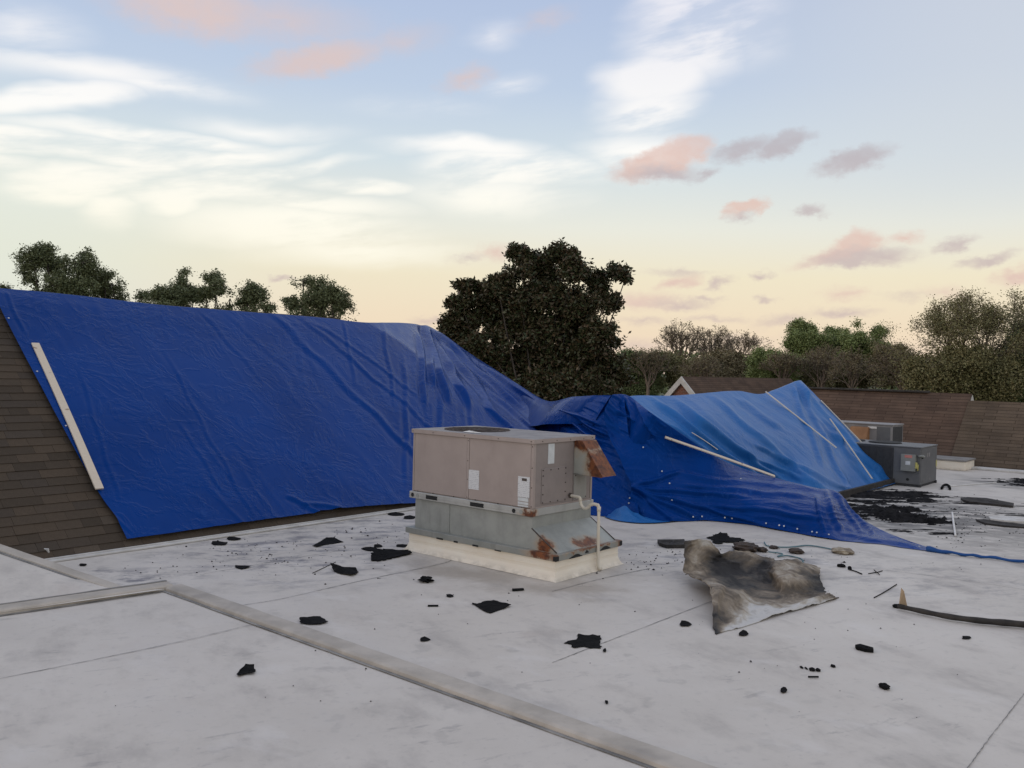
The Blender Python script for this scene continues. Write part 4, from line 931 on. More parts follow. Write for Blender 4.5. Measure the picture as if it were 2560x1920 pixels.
# screws
scr = bpy.data.meshes.new('screw'); bm = bmesh.new(); bmesh.ops.create_cone(bm, cap_ends=True, segments=6, radius1=.008, radius2=.006, depth=.008); bm.to_mesh(scr); bm.free(); scr.materials.append(M_SCREW)
def screw(c, nrm, s=1.0):
    o = bpy.data.objects.new('screw', scr); COL.objects.link(o); o.parent = un
    o.matrix_local = Matrix.Translation(c) @ Vector(nrm).to_track_quat('Z', 'Y').to_matrix().to_4x4() @ Matrix.Scale(s, 4)
NX, NY = (-1, 0, 0), (0, -1, 0)
for z_ in (.86, 1.10, 1.35, 1.62): screw((x0-.004, ym-.003, z_), NX); screw((x0-.004, y0+.02, z_), NX)
for y_ in (.6, 1.0, 1.4, 1.8, 2.2, 2.5): screw((x0+.0, y_, .838), NX, 1.1)
for x_ in (.2, .5, .8, 1.1, 1.3): screw((x_, y0-.022, zt-.03), NY)
for y_ in (.45, 1.0, 1.6, 2.2, 2.6): screw((x0-.022, y_, zt-.03), NX)
ax0, ax1, az0, az1 = .22, .74, .875, 1.33
boxo('access_panel', (ax0, ax1, y0-.010, y0+.004, az0, az1), M_CABSHADE, un, .006)
for x_ in np.linspace(ax0+.02, ax1-.02, 4):
    for z_ in (az0+.02, az1-.02): screw((x_, y0-.013, z_), NY, 1.25)
for z_ in (1.0, 1.12, 1.24):
    for x_ in (ax0+.02, ax1-.02): screw((x_, y0-.013, z_), NY, 1.25)
boxo('vent_panel', (.925, 1.21, y0-.008, y0+.006, .87, 1.215), rusty('vent_grey', c4(.27, .265, .24), c4(.31, .30, .275), [], .1), un, .004)
for x_, z_ in ((.95, .89), (1.19, .89), (.95, 1.19), (1.07, .89)): screw((x_, y0-.011, z_), NY, 1.2)
boxo('sticker', (.345, .475, y0-.004, y0+.002, 1.385, 1.645), M_STICKW, un, 0)
boxo('sticker', (x0-.0025, x0+.004, 1.34, 1.525, .975, 1.235), M_STICK, un, 0)
boxo('sticker', (x0-.0035, x0+.004, .475, .665, .965, 1.23), M_STICK, un, 0)
for a, b in ((.915, .96), (.875, .905), (.845, .867)): boxo('sticker', (x0-.0035, x0+.004, .49, .66, a, b), M_STICKW, un, 0)
boxo('sticker_heading', (x0-.0055, x0-.003, .52, .60, 1.175, 1.21), M_SCREW, un, 0)
# rain hood: two side cheeks, sloping front
hx0, hx1 = .915, 1.235; prh = [(y0-.002, 1.665), (y0-.13, 1.665), (y0-.47, 1.215), (y0-.002, 1.225)]
v = [(hx0, a, b) for a, b in prh]+[(hx1, a, b) for a, b in prh]
mesh_obj('hood', v, [(0, 1, 2, 3), (7, 6, 5, 4), (0, 4, 5, 1), (1, 5, 6, 2)], M_HOOD, un)
tube_obj('hood_edge', [(hx0-.002, y0-.006, 1.222), (hx0-.002, y0-.46, 1.212)], .008, M_HOOD, un, 5)
# condensate drain with trap
px_ = .84; yq = y0-.01
path = [(px_, yq+.02, .935), (px_, yq-.10, .930), (px_, yq-.145, .925), (px_, yq-.165, .90), (px_, yq-.17, .86), (px_, yq-.195, .81), (px_, yq-.24, .79), (px_, yq-.29, .81), (px_, yq-.325, .845),
        (px_, yq-.37, .862), (px_, yq-.42, .862), (px_, yq-.45, .85), (px_, yq-.462, .82)]
P2 = list(spline(path, 40))+[np.array((px_, yq-.465, .60)), np.array((px_, yq-.468, .30)), np.array((px_, yq-.47, .07)), np.array((px_+.01, yq-.48, .035)), np.array((px_+.04, yq-.50, .028))]
tube_obj('drain_pipe', P2, .021, M_PVC, un, 10)
for c, a in (((px_, yq-.005, .935), (0, 1, 0)), ):
    disc('pipe_collar', c, .034, a, M_SCREW, .02, 12)
for i in (9, 34): tube_obj('pipe_coupling', [P2[i], P2[i+2]], .026, M_PVC, un, 10)
tube_obj('pipe_coupling', [(px_, yq-.463, .84), (px_, yq-.464, .78)], .026, M_PVC, un, 10)

# ------------------------------------------------------------------ grey unit at the right and the older one behind it
O2 = G(2299, 1219)
g2 = empty('grey_unit', tuple(O2), ROTUV); tag(g2, 'dark grey rooftop air unit with switch box beside the pale tarp', 'air conditioner')
gw_, gl_, gh_ = 1.42, 2.75, .965
boxo('base', (.02, gw_-.02, .02, gl_-.02, .0, .10), M_GREYD, g2, 0)
boxo('cabinet', (0, gw_, 0, gl_, .06, gh_-.03), M_GREY, g2, .008)
boxo('top_panel', (-.015, gw_+.015, -.015, gl_+.015, gh_-.03, gh_), M_GREY, g2, .006)
boxo('coil_guard', (-.012, .004, .62, gl_-.03, .09, gh_-.05), M_GREYD, g2, .004)
for k in range(12): boxo('guard_bar', (-.018, -.010, .68+k*.17, .69+k*.17, .10, gh_-.06), M_GREYD, g2, 0)
for cy_ in (1.05, 1.95):
    bm = bmesh.new(); bmesh.ops.create_cone(bm, cap_ends=True, segments=28, radius1=.40, radius2=.38, depth=.03); o = bm_obj('fan_ring', bm, M_BLACK, g2); o.location = (.72, cy_, gh_+.014)
boxo('access_panel', (-.006, .004, .03, .58, .34, gh_-.06), M_GREY, g2, .003)
boxo('end_panel', (.04, gw_-.05, -.006, .004, .12, gh_-.06), M_GREY, g2, .003)
bx = empty('switch_box'); bx.parent = g2
bx.location = (0, 0, 0)
for nm, d, mt in (('switch_box_body', (-.11, -.006, .09, .42, .38, .78), M_BOX), ('switch_box_label', (-.114, -.109, .16, .33, .70, .765), M_RED), ('switch_box_label', (-.114, -.109, .20, .31, .53, .62), M_STICKW), ('switch_box_handle', (-.12, -.07, .045, .085, .46, .60), M_YEL)):
    boxo(nm, d, mt, g2, .004)
bpy.data.objects.remove(bx)
tube_obj('conduit', [(-.03, .04, .74), (-.03, -.03, .76), (.06, -.06, .74), (.10, -.03, .70)], .03, M_BOX, g2, 8)
tube_obj('conduit', [(-.03, .05, .40), (-.03, .05, .55)], .018, M_YEL, g2, 6)
boxo('unit_number', (.52, .60, -.010, -.005, .70, .80), M_GREYL, g2, 0); boxo('unit_number', (.68, .76, -.010, -.005, .70, .80), M_GREYL, g2, 0)
boxo('yellow_tag', (gw_-.10, gw_-.02, -.010, -.005, .42, .58), M_YEL, g2, 0)
boxo('foot', (-.01, .08, -.02, .05, 0, .07), M_GREYD, g2, .004); boxo('foot', (gw_-.09, gw_, -.02, .05, 0, .07), M_GREYD, g2, .004)
boxo('paint_chip', (.30, .33, -.0095, -.005, .10, .19), M_GREYL, g2, 0); boxo('paint_chip', (.80, .83, -.0095, -.005, .12, .20), M_GREYL, g2, 0)
disc_o = bmesh.new(); bmesh.ops.create_cone(disc_o, cap_ends=True, segments=14, radius1=.035, radius2=.035, depth=.01)
o = bm_obj('knockout_hole', disc_o, M_BLACK, g2); o.location = (-.004, .28, .17); o.rotation_euler = (0, math.pi/2, 0)

O3 = atY(2231, 1062, 25.0); z3 = O3[2]; O3[2] = 0
g3 = empty('old_grey_unit', tuple(O3), ROTUV); tag(g3, 'older pale grey air unit with rust brown hood, furthest of the three', 'air conditioner')
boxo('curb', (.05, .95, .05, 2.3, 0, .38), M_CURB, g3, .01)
boxo('cabinet', (0, 1.0, 0, 2.35, .38, z3-.03), M_GREYL, g3, .008)
boxo('top_panel', (-.02, 1.02, -.02, 2.37, z3-.03, z3), M_GREYL, g3, .006)
boxo('end_panel', (.06, .93, -.008, .004, .42, z3-.07), M_GREYD, g3, .004)
boxo('access_panel', (-.008, .004, .05, .42, .62, z3-.08), M_GREY, g3, .004); boxo('access_panel', (-.008, .004, .05, .42, .42, .60), M_GREY, g3, .004)
hp = [(-.002, z3-.10), (-.14, z3-.12), (-.34, z3-.62), (-.002, z3-.60)]
v = [(a, .62, b) for a, b in hp]+[(a, 1.12, b) for a, b in hp]
mesh_obj('hood', v, [(0, 1, 2, 3), (7, 6, 5, 4), (0, 4, 5, 1), (1, 5, 6, 2), (2, 6, 7, 3)], M_HOODR, g3)
boxo('white_tape', (-.03, -.01, .42, .66, z3-.14, z3-.08), M_WHITE2, g3, .004); boxo('white_tape', (-.03, -.01, 1.25, 1.62, z3-.60, z3-.55), M_WHITE2, g3, .004)
# low curb between the units and the far slope
q = G(2412, 1178); lc = empty('low_curb', tuple(q), ROTUV); tag(lc, 'empty low roof curb with grey lid behind the dark grey unit', 'roof curb')
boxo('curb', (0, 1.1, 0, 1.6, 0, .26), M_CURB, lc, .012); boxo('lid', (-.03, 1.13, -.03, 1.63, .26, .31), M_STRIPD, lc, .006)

# ------------------------------------------------------------------ crumpled burnt sheet
S3 = 520/2212.0
rows = [[(630, 1335, 8.80), (740, 1300, 8.92), (900, 1232, 9.05), (1160, 1140, 9.36), (1400, 1050, 9.66), (1620, 985, 9.90), (1780, 955, 10.12), (1935, 932, 10.38)],
        [(605, 1130, 9.15), (720, 1130, 9.22), (900, 1090, 9.40), (1100, 1060, 9.58), (1330, 1010, 9.78), (1560, 950, 10.00), (1740, 920, 10.20), (1870, 880, 10.42)],
        [(580, 800, 9.75), (690, 800, 9.85), (860, 870, 9.95), (1060, 950, 10.0), (1260, 990, 10.05), (1480, 930, 10.28), (1660, 905, 10.42), (1815, 885, 10.52)],
        [(470, 725, 10.25), (600, 735, 10.40), (830, 800, 10.42), (1040, 880, 10.38), (1240, 920, 10.42), (1420, 860, 10.45), (1620, 840, 10.52), (1800, 870, 10.66)],
        [(350, 690, 10.75), (560, 660, 10.90), (780, 715, 10.98), (1000, 740, 11.0), (1210, 790, 10.92), (1350, 740, 10.62), (1560, 740, 10.66), (1775, 800, 10.90)],
        [(298, 600, 11.05), (480, 560, 11.2), (700, 560, 11.35), (960, 610, 11.4), (1190, 620, 11.3), (1300, 640, 10.85), (1530, 650, 10.95), (1745, 690, 11.2)],
        [(296, 450, 11.2), (460, 400, 11.35), (665, 490, 11.4), (920, 490, 11.55), (1180, 540, 11.5), (1300, 560, 11.25), (1530, 590, 11.35), (1745, 630, 11.5)],
        [(300, 312, 11.3), (540, 298, 11.45), (690, 440, 11.45), (860, 405, 11.7), (1130, 480, 11.7), (1300, 520, 11.6), (1520, 530, 11.7), (1745, 598, 11.75)]]
scorch = [[.95, -.1, -.3, -.25, -.35, -.3, -.1, .6], [.6, .5, .1, -.15, -.05, .0, .1, .5], [.35, .3, .3, .3, .35, .45, .4, .5], [.35, .4, .6, .5, .4, .5, .55, .7],
          [.3, .5, .8, .75, .6, .2, .4, .95], [.35, .4, .9, .75, .65, .15, .45, .9], [.55, .15, .75, .5, .65, .2, .4, .35], [.7, .05, .6, .35, .4, .5, .3, .4]]
pts3 = np.array([[(1640+a*S3, 1280+b*S3, c) for a, b, c in r] for r in rows])
W3 = np.array([[atY(*p) for p in r] for r in pts3]); W3 = np.concatenate([W3, np.array(scorch)[..., None]], -1)
A_ = np.array([spline(r, 110) for r in W3]); A_ = np.array([spline(A_[:, i], 90) for i in range(110)])       # 110 x 90 x 4
A_ = np.transpose(A_, (1, 0, 2)); sc_ = A_[..., 3]; A_ = A_[..., :3].copy()
jj, ii = np.meshgrid(np.arange(110), np.arange(90))
du = np.gradient(A_, axis=1); dv = np.gradient(A_, axis=0); nn = np.cross(du, dv); nn /= np.linalg.norm(nn, axis=-1, keepdims=True)
A_ += nn*(.022*fbm(jj/16., ii/16., 4)+.034*(ridged(jj/26.+ii/45., ii/18.-jj/50., 3)-1))[..., None]
edge = np.minimum(np.minimum(ii, 89-ii), np.minimum(jj, 109-jj))
A_ += (fbm(jj/5.+40, ii/5., 3)[..., None]*.035*np.clip(1-edge/4., 0, 1)[..., None])*np.array([1, 1, .4])
A_[..., 2] = np.maximum(A_[..., 2], .006+.004*np.abs(pnoise(jj/3., ii/3.)))
idx = np.arange(110*90).reshape(90, 110); ff = np.stack([idx[:-1, :-1], idx[:-1, 1:], idx[1:, 1:], idx[1:, :-1]], -1).reshape(-1, 4)
sh_o = np_obj('burnt_sheet', A_.reshape(-1, 3), ff, M_SHEET, smooth=True)
at_ = sh_o.data.attributes.new('scorch', 'FLOAT', 'POINT'); at_.data.foreach_set('value', np.clip(sc_, -.4, 1).ravel().astype(np.float32))
md = sh_o.modifiers.new('thickness', 'SOLIDIFY'); md.thickness = .006; md.offset = 0
tag(sh_o, 'large crumpled scorched sheet of roofing membrane lying on the roof', 'debris')

# ------------------------------------------------------------------ debris
DG = 'charred scraps scattered on the roof'
def scrap(name, poly, label, th=.005, lift=.004, curl=0.0, mat=None, cat='debris', group=DG, rag=.0, holes=0):
    """flat torn piece: outline in survey coordinates on the roof, thickness and curl in metres"""
    P = np.array([G(a*K, b*K)[:2] for a, b in poly]); n0 = len(P); Q = []
    for i in range(n0):
        a, b = P[i], P[(i+1) % n0]; m = max(1, int(np.linalg.norm(b-a)/.035))
        for k in range(m): Q.append(a+(b-a)*k/m+(np.array([random.gauss(0, 1), random.gauss(0, 1)])*rag*1.2 if k else 0))
    Q = np.array(Q); c = Q.mean(0); n = len(Q); ax = Q-c; L = np.abs(ax).max()+1e-6
    an = random.uniform(0, math.pi); dirv = np.array([math.cos(an), math.sin(an)])
    def zz(q): return lift+curl*max(0, ((q-c) @ dirv)/L)**1.6+.35*curl*max(0, -((q-c) @ dirv)/L)**2
    rings = [1.0, .66, .33]; v = []
    for s in rings:
        for q in Q:
            w = c+(q-c)*s; v.append((w[0], w[1], zz(w)+th+random.uniform(-.2, .2)*th*(s < 1)))
    v.append((c[0], c[1], zz(c)+th)); top = len(v)-1
    for q in Q: v.append((q[0], q[1], max(.002, zz(q))))
    f = []
    for r in range(2):
        for i in range(n): f.append((r*n+i, r*n+(i+1) % n, (r+1)*n+(i+1) % n, (r+1)*n+i))
    for i in range(n): f.append((2*n+i, 2*n+(i+1) % n, top))
    b0 = top+1
    for i in range(n): f.append((b0+i, b0+(i+1) % n, (i+1) % n, i))
    f.append(tuple(b0+i for i in range(n))[::-1])
    o = mesh_obj(name, v, f, mat or M_CHAR); ctr = Vector((c[0], c[1], 0))
    o.data.transform(Matrix.Translation(-ctr)); o.location = ctr
    return tag(o, label, cat, group)
def oval(cx, cy, w, h, n=8, rough=.25):
    return [(cx+w/2*math.cos(2*math.pi*i/n)*random.uniform(1-rough, 1+rough), cy+h/2*math.sin(2*math.pi*i/n)*random.uniform(1-rough, 1+rough)) for i in range(n)]
SF = 'shingle_fragment'
scrap(SF, [(647, 1339), (663, 1337), (677, 1334), (692, 1333), (709, 1345), (690, 1350), (668, 1350), (651, 1348)], 'black shingle piece just behind the long diagonal joint cover', curl=.02, rag=.004)
scrap(SF, [(1020, 1304), (1030, 1306), (1046, 1300), (1066, 1299), (1104, 1311), (1058, 1326), (1040, 1318)], 'largest flat black shingle piece in front of the beige unit', curl=.03, rag=.006)
scrap(SF, [(1218, 1391), (1226, 1386), (1245, 1383), (1250, 1371), (1262, 1374), (1297, 1375), (1298, 1402), (1276, 1402), (1262, 1398), (1240, 1401), (1236, 1394)], 'ragged black scrap with a torn arm on the seam right of centre', th=.004, curl=.006, rag=.008)
scrap(SF, [(511, 1458), (530, 1446), (549, 1443), (552, 1457), (535, 1457), (517, 1463)], 'small folded black scrap alone on the foreground membrane at left', curl=.09, rag=.004)
scrap(SF, [(713, 1228), (745, 1230), (768, 1229), (775, 1237), (762, 1246), (740, 1242), (722, 1236)], 'folded black shingle piece midway between joint cover corner and unit', curl=.06, rag=.006)
scrap(SF, [(801, 1206), (808, 1196), (840, 1191), (882, 1190), (890, 1197), (860, 1205), (820, 1213), (802, 1213)], 'thick curled black slab beside left corner of the white curb', th=.014, curl=.10, rag=.012)
scrap(SF, [(674, 1180), (690, 1172), (705, 1166), (722, 1166), (742, 1172), (728, 1174), (700, 1178), (684, 1183)], 'crescent shaped dark scrap nearest the tarp hem at left', curl=.04, rag=.004)
for (cx, cy, w, h, lb) in ((523, 1226, 36, 8, 'flat black shingle chip behind the corner of joint covers'), (475, 1175, 38, 8, 'left one of two flat chips below the tarp corner'), (506, 1165, 28, 6, 'right one of two flat chips below the tarp corner'),
        (180, 1221, 17, 6, 'tiny black chip beside the leftmost joint cover'), (972, 1288, 18, 6, 'small dark chip left of the largest flat shingle piece'), (917, 1383, 24, 9, 'small torn chip beyond the diagonal cover below the unit'),
        (800, 1187, 38, 9, 'ragged chip just left behind the thick curled slab'), (818, 1181, 22, 5, 'narrow chip directly behind the ragged one left of the curb'), (870, 1180, 30, 6, 'dark chip tucked against left side of the white curb'),
        (855, 1112, 42, 7, 'dark strip by the tarp hem left of the galvanised duct'), (885, 1119, 28, 7, 'dark scrap partly behind left end of the duct'), (1480, 1350, 24, 10, 'dark curled chip left of the crumpled sheet'),
        (1692, 1493, 15, 9, 'small grey chip in right foreground below the row of crumbs'), (2087, 1379, 20, 7, 'black oval lump below the charred stick'), (1605, 1371, 22, 9, 'black scrap under the front corner of the crumpled sheet'),
        (1306, 1407, 8, 6, 'tiny black bit beside the ragged scrap with arm'), (1310, 1518, 8, 7, 'tiny black bit near the diagonal joint cover at centre'), (300*5+50, 1172, 26, 7, 'dark scrap just behind the top of the crumpled sheet')):
    scrap(SF, oval(cx, cy, w, h), lb, curl=random.uniform(.005, .02), rag=.003)
scrap('charcoal_strip', [(1106, 1274), (1131, 1273), (1132, 1276), (1107, 1278)], 'thin black strip right in front of the unit curb', th=.012)
scrap('charcoal_strip', [(924, 1309), (947, 1309), (947, 1311), (924, 1311)], 'thin black strip left of the largest flat shingle piece', th=.010)
scrap('charcoal_strip', [(1847, 1400), (1858, 1398), (1886, 1406), (1887, 1411), (1868, 1409), (1850, 1404)], 'dark wedge shaped scrap alone in right foreground', th=.03)
scrap(SF, [(1526, 1162), (1545, 1158), (1556, 1154), (1570, 1156), (1576, 1162), (1600, 1163), (1610, 1168), (1590, 1173), (1560, 1172), (1540, 1168)], 'broad black flake behind the crumpled sheet', curl=.03, rag=.012)
scrap('charred_board', [(1420, 1173), (1478, 1172), (1482, 1184), (1440, 1185), (1424, 1180)], 'dark charred board end behind top left of the crumpled sheet', th=.05, mat=M_CHARB)
scrap('charred_plank', [(2075, 1079), (2090, 1078), (2130, 1081), (2190, 1092), (2188, 1097), (2150, 1093), (2095, 1088), (2080, 1084)], 'long dark charred plank right of the grey unit', th=.04, curl=.03, mat=M_CHARB)
scrap('charred_plank', [(2108, 1126), (2125, 1125), (2160, 1130), (2230, 1138), (2230, 1143), (2170, 1139), (2130, 1134)], 'flat charred strip at right edge beside a cream strip', th=.03, mat=M_CHARB)
scrap('cream_strip', [(2135, 1119), (2160, 1118), (2230, 1123), (2230, 1131), (2170, 1128), (2140, 1124)], 'cream coloured insulation strip at right edge of photo', th=.03, mat=M_WHITE)
def lump(name, px, py, w, hgt, label, mat, dep=None, cat='debris', group=None, seed=0, rough=.3):
    c = G(px*K, py*K); sc = c[1]/FPX*K; rx = w/2*sc; rz = hgt/2*sc*1.05; ry = dep or rx*.6
    bm = bmesh.new(); bmesh.ops.create_icosphere(bm, subdivisions=3, radius=1)
    for q in bm.verts:
        n = q.co.normalized(); k = 1+rough*float(fbm(np.array(n.x*2+seed), np.array(n.y*2+n.z*1.7), 3)); q.co = Vector((n.x*rx*k, n.y*ry*k, max(n.z, -.7)*rz*k))
    o = bm_obj(name, bm, mat, smooth=False); o.location = (c[0], c[1]+ry*.3, rz*.66); return tag(o, label, cat, group)
lump('scorched_lump', 1614, 1190, 56, 19, 'large brown scorched lump behind the crumpled sheet', M_BROWN, .22, seed=1)
lump('scorched_lump', 1648, 1192, 22, 11, 'small dark lump touching the large brown one', M_BROWN, .1, seed=2)
lump('scorched_lump', 1722, 1195, 32, 11, 'rusty brown oval lump between the cord and the foam', M_BROWN, .13, seed=3)
lump('foam_chunk', 1822, 1196, 46, 13, 'beige and black foam chunk at end of the blue cord', M_FOAM, .16, seed=4)
lump('charcoal_lump', 1912, 1488, 20, 12, 'black charcoal lump alone in the right foreground', M_CHAR, .06, seed=5)
lump('charcoal_lump', 920, 1257, 30, 12, 'black charcoal lump between thick slab and largest flat shingle', M_CHAR, .09, seed=6, rough=.8)
for i, (a, b, w) in enumerate(((1755, 1449, 13), (1768, 1450, 11), (1800, 1441, 10), (1732, 1443, 6), (1742, 1445, 5))):
    lump('charcoal_crumb', a, b, w, w*.55, ['largest charcoal crumb in the short row in right foreground', 'charcoal crumb right beside the largest of the row', 'charcoal crumb apart to the right of the row', 'tiny leftmost charcoal crumb of the row', 'tiny charcoal crumb second from left in the row'][i], M_CHAR, .03, seed=7+i, group='row of charcoal crumbs')
lump('charcoal_lump', 1672, 1185, 20, 7, 'little dark brown lump beside start of the blue cord', M_BROWN, .08, seed=21)
def cord(name, pts, r, mat, label, cat, sides=7, n=50, z=.012, grp=None):
    P = spline([G(a*K, b*K, z) for a, b in pts], n)
    return tag(tube_obj(name, P, r, mat, None, sides), label, cat, grp)
cord('cord', [(1651, 1171), (1658, 1179), (1690, 1182), (1715, 1181), (1745, 1178), (1780, 1183), (1812, 1190)], .010, M_CORD, 'blue green cord leading to the beige foam chunk', 'cord')
cord('cord', [(1660, 1192), (1690, 1196), (1680, 1202), (1700, 1200), (1728, 1206), (1735, 1213), (1730, 1219)], .009, M_CORD, 'blue green cord curling behind the crumpled sheet', 'cord')
cord('pipe_length', [(2057, 1107), (2060, 1130), (2064, 1157)], .018, M_WHITE2, 'short white pipe lying across the sooty roof', 'pipe', z=.02)
cord('pipe_length', [(2036, 1052), (2090, 1047), (2152, 1042)], .012, M_WHITE2, 'long thin white pipe lying right of the grey unit', 'pipe', z=.015)
cord('hose_loop', [(2034, 1055), (2038, 1049), (2044, 1047), (2050, 1050), (2052, 1056)], .03, M_CHAR, 'short black bent hose in front of the grey unit', 'hose', z=.032)
cord('wire', [(1888, 1291), (1910, 1279), (1937, 1262)], .006, M_CHAR, 'dark thin wire right of the crumpled sheet', 'wire', z=.008)
cord('wire', [(675, 1388*0+1178+60), (700, 1226), (725, 1214)], .004, M_CHAR, 'faint thin wire below the crescent shaped scrap', 'wire', z=.006)
cord('nail', [(1746, 1462), (1757, 1462), (1768, 1462)], .008, M_CHAR, 'dark nail below the row of charcoal crumbs', 'nail', n=6, z=.01)
cord('nail', [(1834, 1230), (1848, 1234), (1862, 1240)], .008, M_CHAR, 'dark spike just right of the crumpled sheet', 'nail', n=8, z=.01)
lump('charcoal_lump', 1836, 1231, 9, 9, 'black head of debris beside the dark spike', M_CHAR, .03, seed=30)
cord('nail', [(1876, 1239), (1895, 1236), (1906, 1233)], .006, M_CHAR, 'longer of two crossed nails right of the crumpled sheet', 'nail', n=8, z=.008, grp='crossed nails')
cord('nail', [(1888, 1231), (1894, 1236), (1900, 1241)], .006, M_CHAR, 'shorter of two crossed nails right of the crumpled sheet', 'nail', n=8, z=.014, grp='crossed nails')
lump('charcoal_lump', 1818, 1225, 18, 8, 'black lump at upper right corner of the crumpled sheet', M_CHAR, .05, seed=31)
stk = empty('charred_stick', tuple(G(1945*K, 1308*K))); stk.location.z = 0; tag(stk, 'long charred stick with splintered pale end at right edge', 'stick')
sp = spline([G(a*K, b*K, .05) for a, b in ((1940, 1308), (1985, 1318), (2050, 1331), (2120, 1340), (2180, 1345), (2260, 1353))], 40)-np.array(stk.location)
sp[:, 2] = .045
tube_obj('shaft', sp, [.026+.012*(i/39)+.002*math.sin(i*.9) for i in range(40)], M_CHARB, stk, 8)
a_ = G(1951*K, 1309*K, .05)-np.array(stk.location); mesh_obj('splinter', [a_+np.array(q) for q in ((-.05, 0, 0), (.05, .01, 0), (.03, .03, .02), (-.02, .02, .20), (-.035, .0, .14), (.0, -.01, .17))], [(0, 1, 5), (0, 5, 4), (4, 5, 3), (1, 2, 5), (5, 2, 3), (0, 4, 3), (0, 3, 2), (0, 2, 1)], M_STICKW2, stk)
lump('charcoal_lump', 1939, 1313, 20, 8, 'black lump under splintered end of the charred stick', M_CHAR, .05, seed=33)

# ash heaps left by the fire
def ash(name, px, py, ru, rv, hgt, seed, thr):
    c = G(px, py); n = 110; xs = np.linspace(-1, 1, n); X, Yv = np.meshgrid(xs, xs); rr = np.sqrt(X**2+Yv**2)
    h = fbm(X*1.6+seed, Yv*3.4+seed*2, 5, .6)+.75*(1-rr**1.3)-thr+.25*fbm(X*9+seed, Yv*14, 3)
    h = h*hgt; wx = c[0]+X*ru; wy = c[1]+Yv*rv; Vv = np.stack([wx, wy, np.clip(h, -.004, .16)], -1).reshape(-1, 3)
    idx = np.arange(n*n).reshape(n, n); f = np.stack([idx[:-1, :-1], idx[:-1, 1:], idx[1:, 1:], idx[1:, :-1]], -1).reshape(-1, 4)
    keep = (h.ravel()[f] > -.0).any(1); f = f[keep]
    used = np.unique(f); mp = -np.ones(n*n, int); mp[used] = np.arange(len(used)); Vv = Vv[used]; Vv[:, 2] += .001
    return Vv, mp[f]
vsA, fsA, k0 = [], [], 0
for i, (px, py, ru, rv, hg, th) in enumerate(((2190, 1238, 1.5, 1.15, .10, .45), (2250, 1235, 1.2, .9, .08, .62), (2185, 1285, .95, .95, .12, .42), (2285, 1300, .75, .62, .14, .40), (2262, 1275, .55, .45, .10, .5), (2330, 1240, 1.6, .8, .05, .85), (2575, 1208, 1.1, 1.0, .10, .45), (2150, 1262, .8, .8, .08, .6), (2215, 1255, 1.1, .7, .06, .7), (2420, 1258, 1.8, .8, .04, .88), (2380, 1330, 1.4, .6, .04, .95), (2470, 1285, 1.6, .6, .04, .9), (2300, 1330, 1.2, .5, .04, .9))):
    a_, b_ = ash(None, px, py, ru, rv, hg, 3.1*i+.7, th); vsA.append(a_); fsA.append(b_+k0); k0 += len(a_)
stuff(np_obj('ash_heap', np.concatenate(vsA), np.concatenate(fsA), M_ASH, smooth=False), 'black ash and burnt debris spread on roof below the light tarp', 'ash')
# crumbs
def crumbs():
    v, f = [], []
    def one(p, s):
        k = len(v); a = random.uniform(0, 6.28)
        for i in range(4): v.append((p[0]+s*math.cos(a+i*1.57)*random.uniform(.5, 1.3), p[1]+s*.8*math.sin(a+i*1.57)*random.uniform(.5, 1.3), .002))
        v.append((p[0], p[1], .004+s*.7)); f.extend([(k, k+1, k+4), (k+1, k+2, k+4), (k+2, k+3, k+4), (k+3, k, k+4), (k+3, k+2, k+1, k)])
    zones = [(700, 1380, 300, 60, 120), (950, 1340, 150, 40, 60), (1180, 1480, 500, 150, 30), (1820, 1390, 300, 40, 110), (2300, 1290, 280, 70, 520), (2420, 1360, 200, 60, 60), (2000, 1600, 500, 200, 34), (1640, 1400, 100, 40, 40), (800, 1750, 600, 150, 10), (500, 1420, 250, 60, 40)]
    for cx, cy, rx, ry, n in zones:
        for _ in range(n):
            px, py = cx+random.gauss(0, .5)*rx, cy+random.gauss(0, .5)*ry
            if py < 1235 or px > 2620: continue
            p = G(px, py); lo = p-O1; a, b = lo @ U, lo @ V
            if -.1 < a < 1.5 and -.1 < b < 2.7: continue
            if p @ V > EV-.25 or (p @ U > 13.9 and p @ V > 3.2 and px < 2330): continue
            one(p, abs(random.gauss(0, .007))*min(1.6, p[1]/11)+.004)
    o = mesh_obj('char_crumbs', v, f, M_CHAR); stuff(o, 'tiny black crumbs of char scattered over the membrane', 'crumbs')
crumbs()

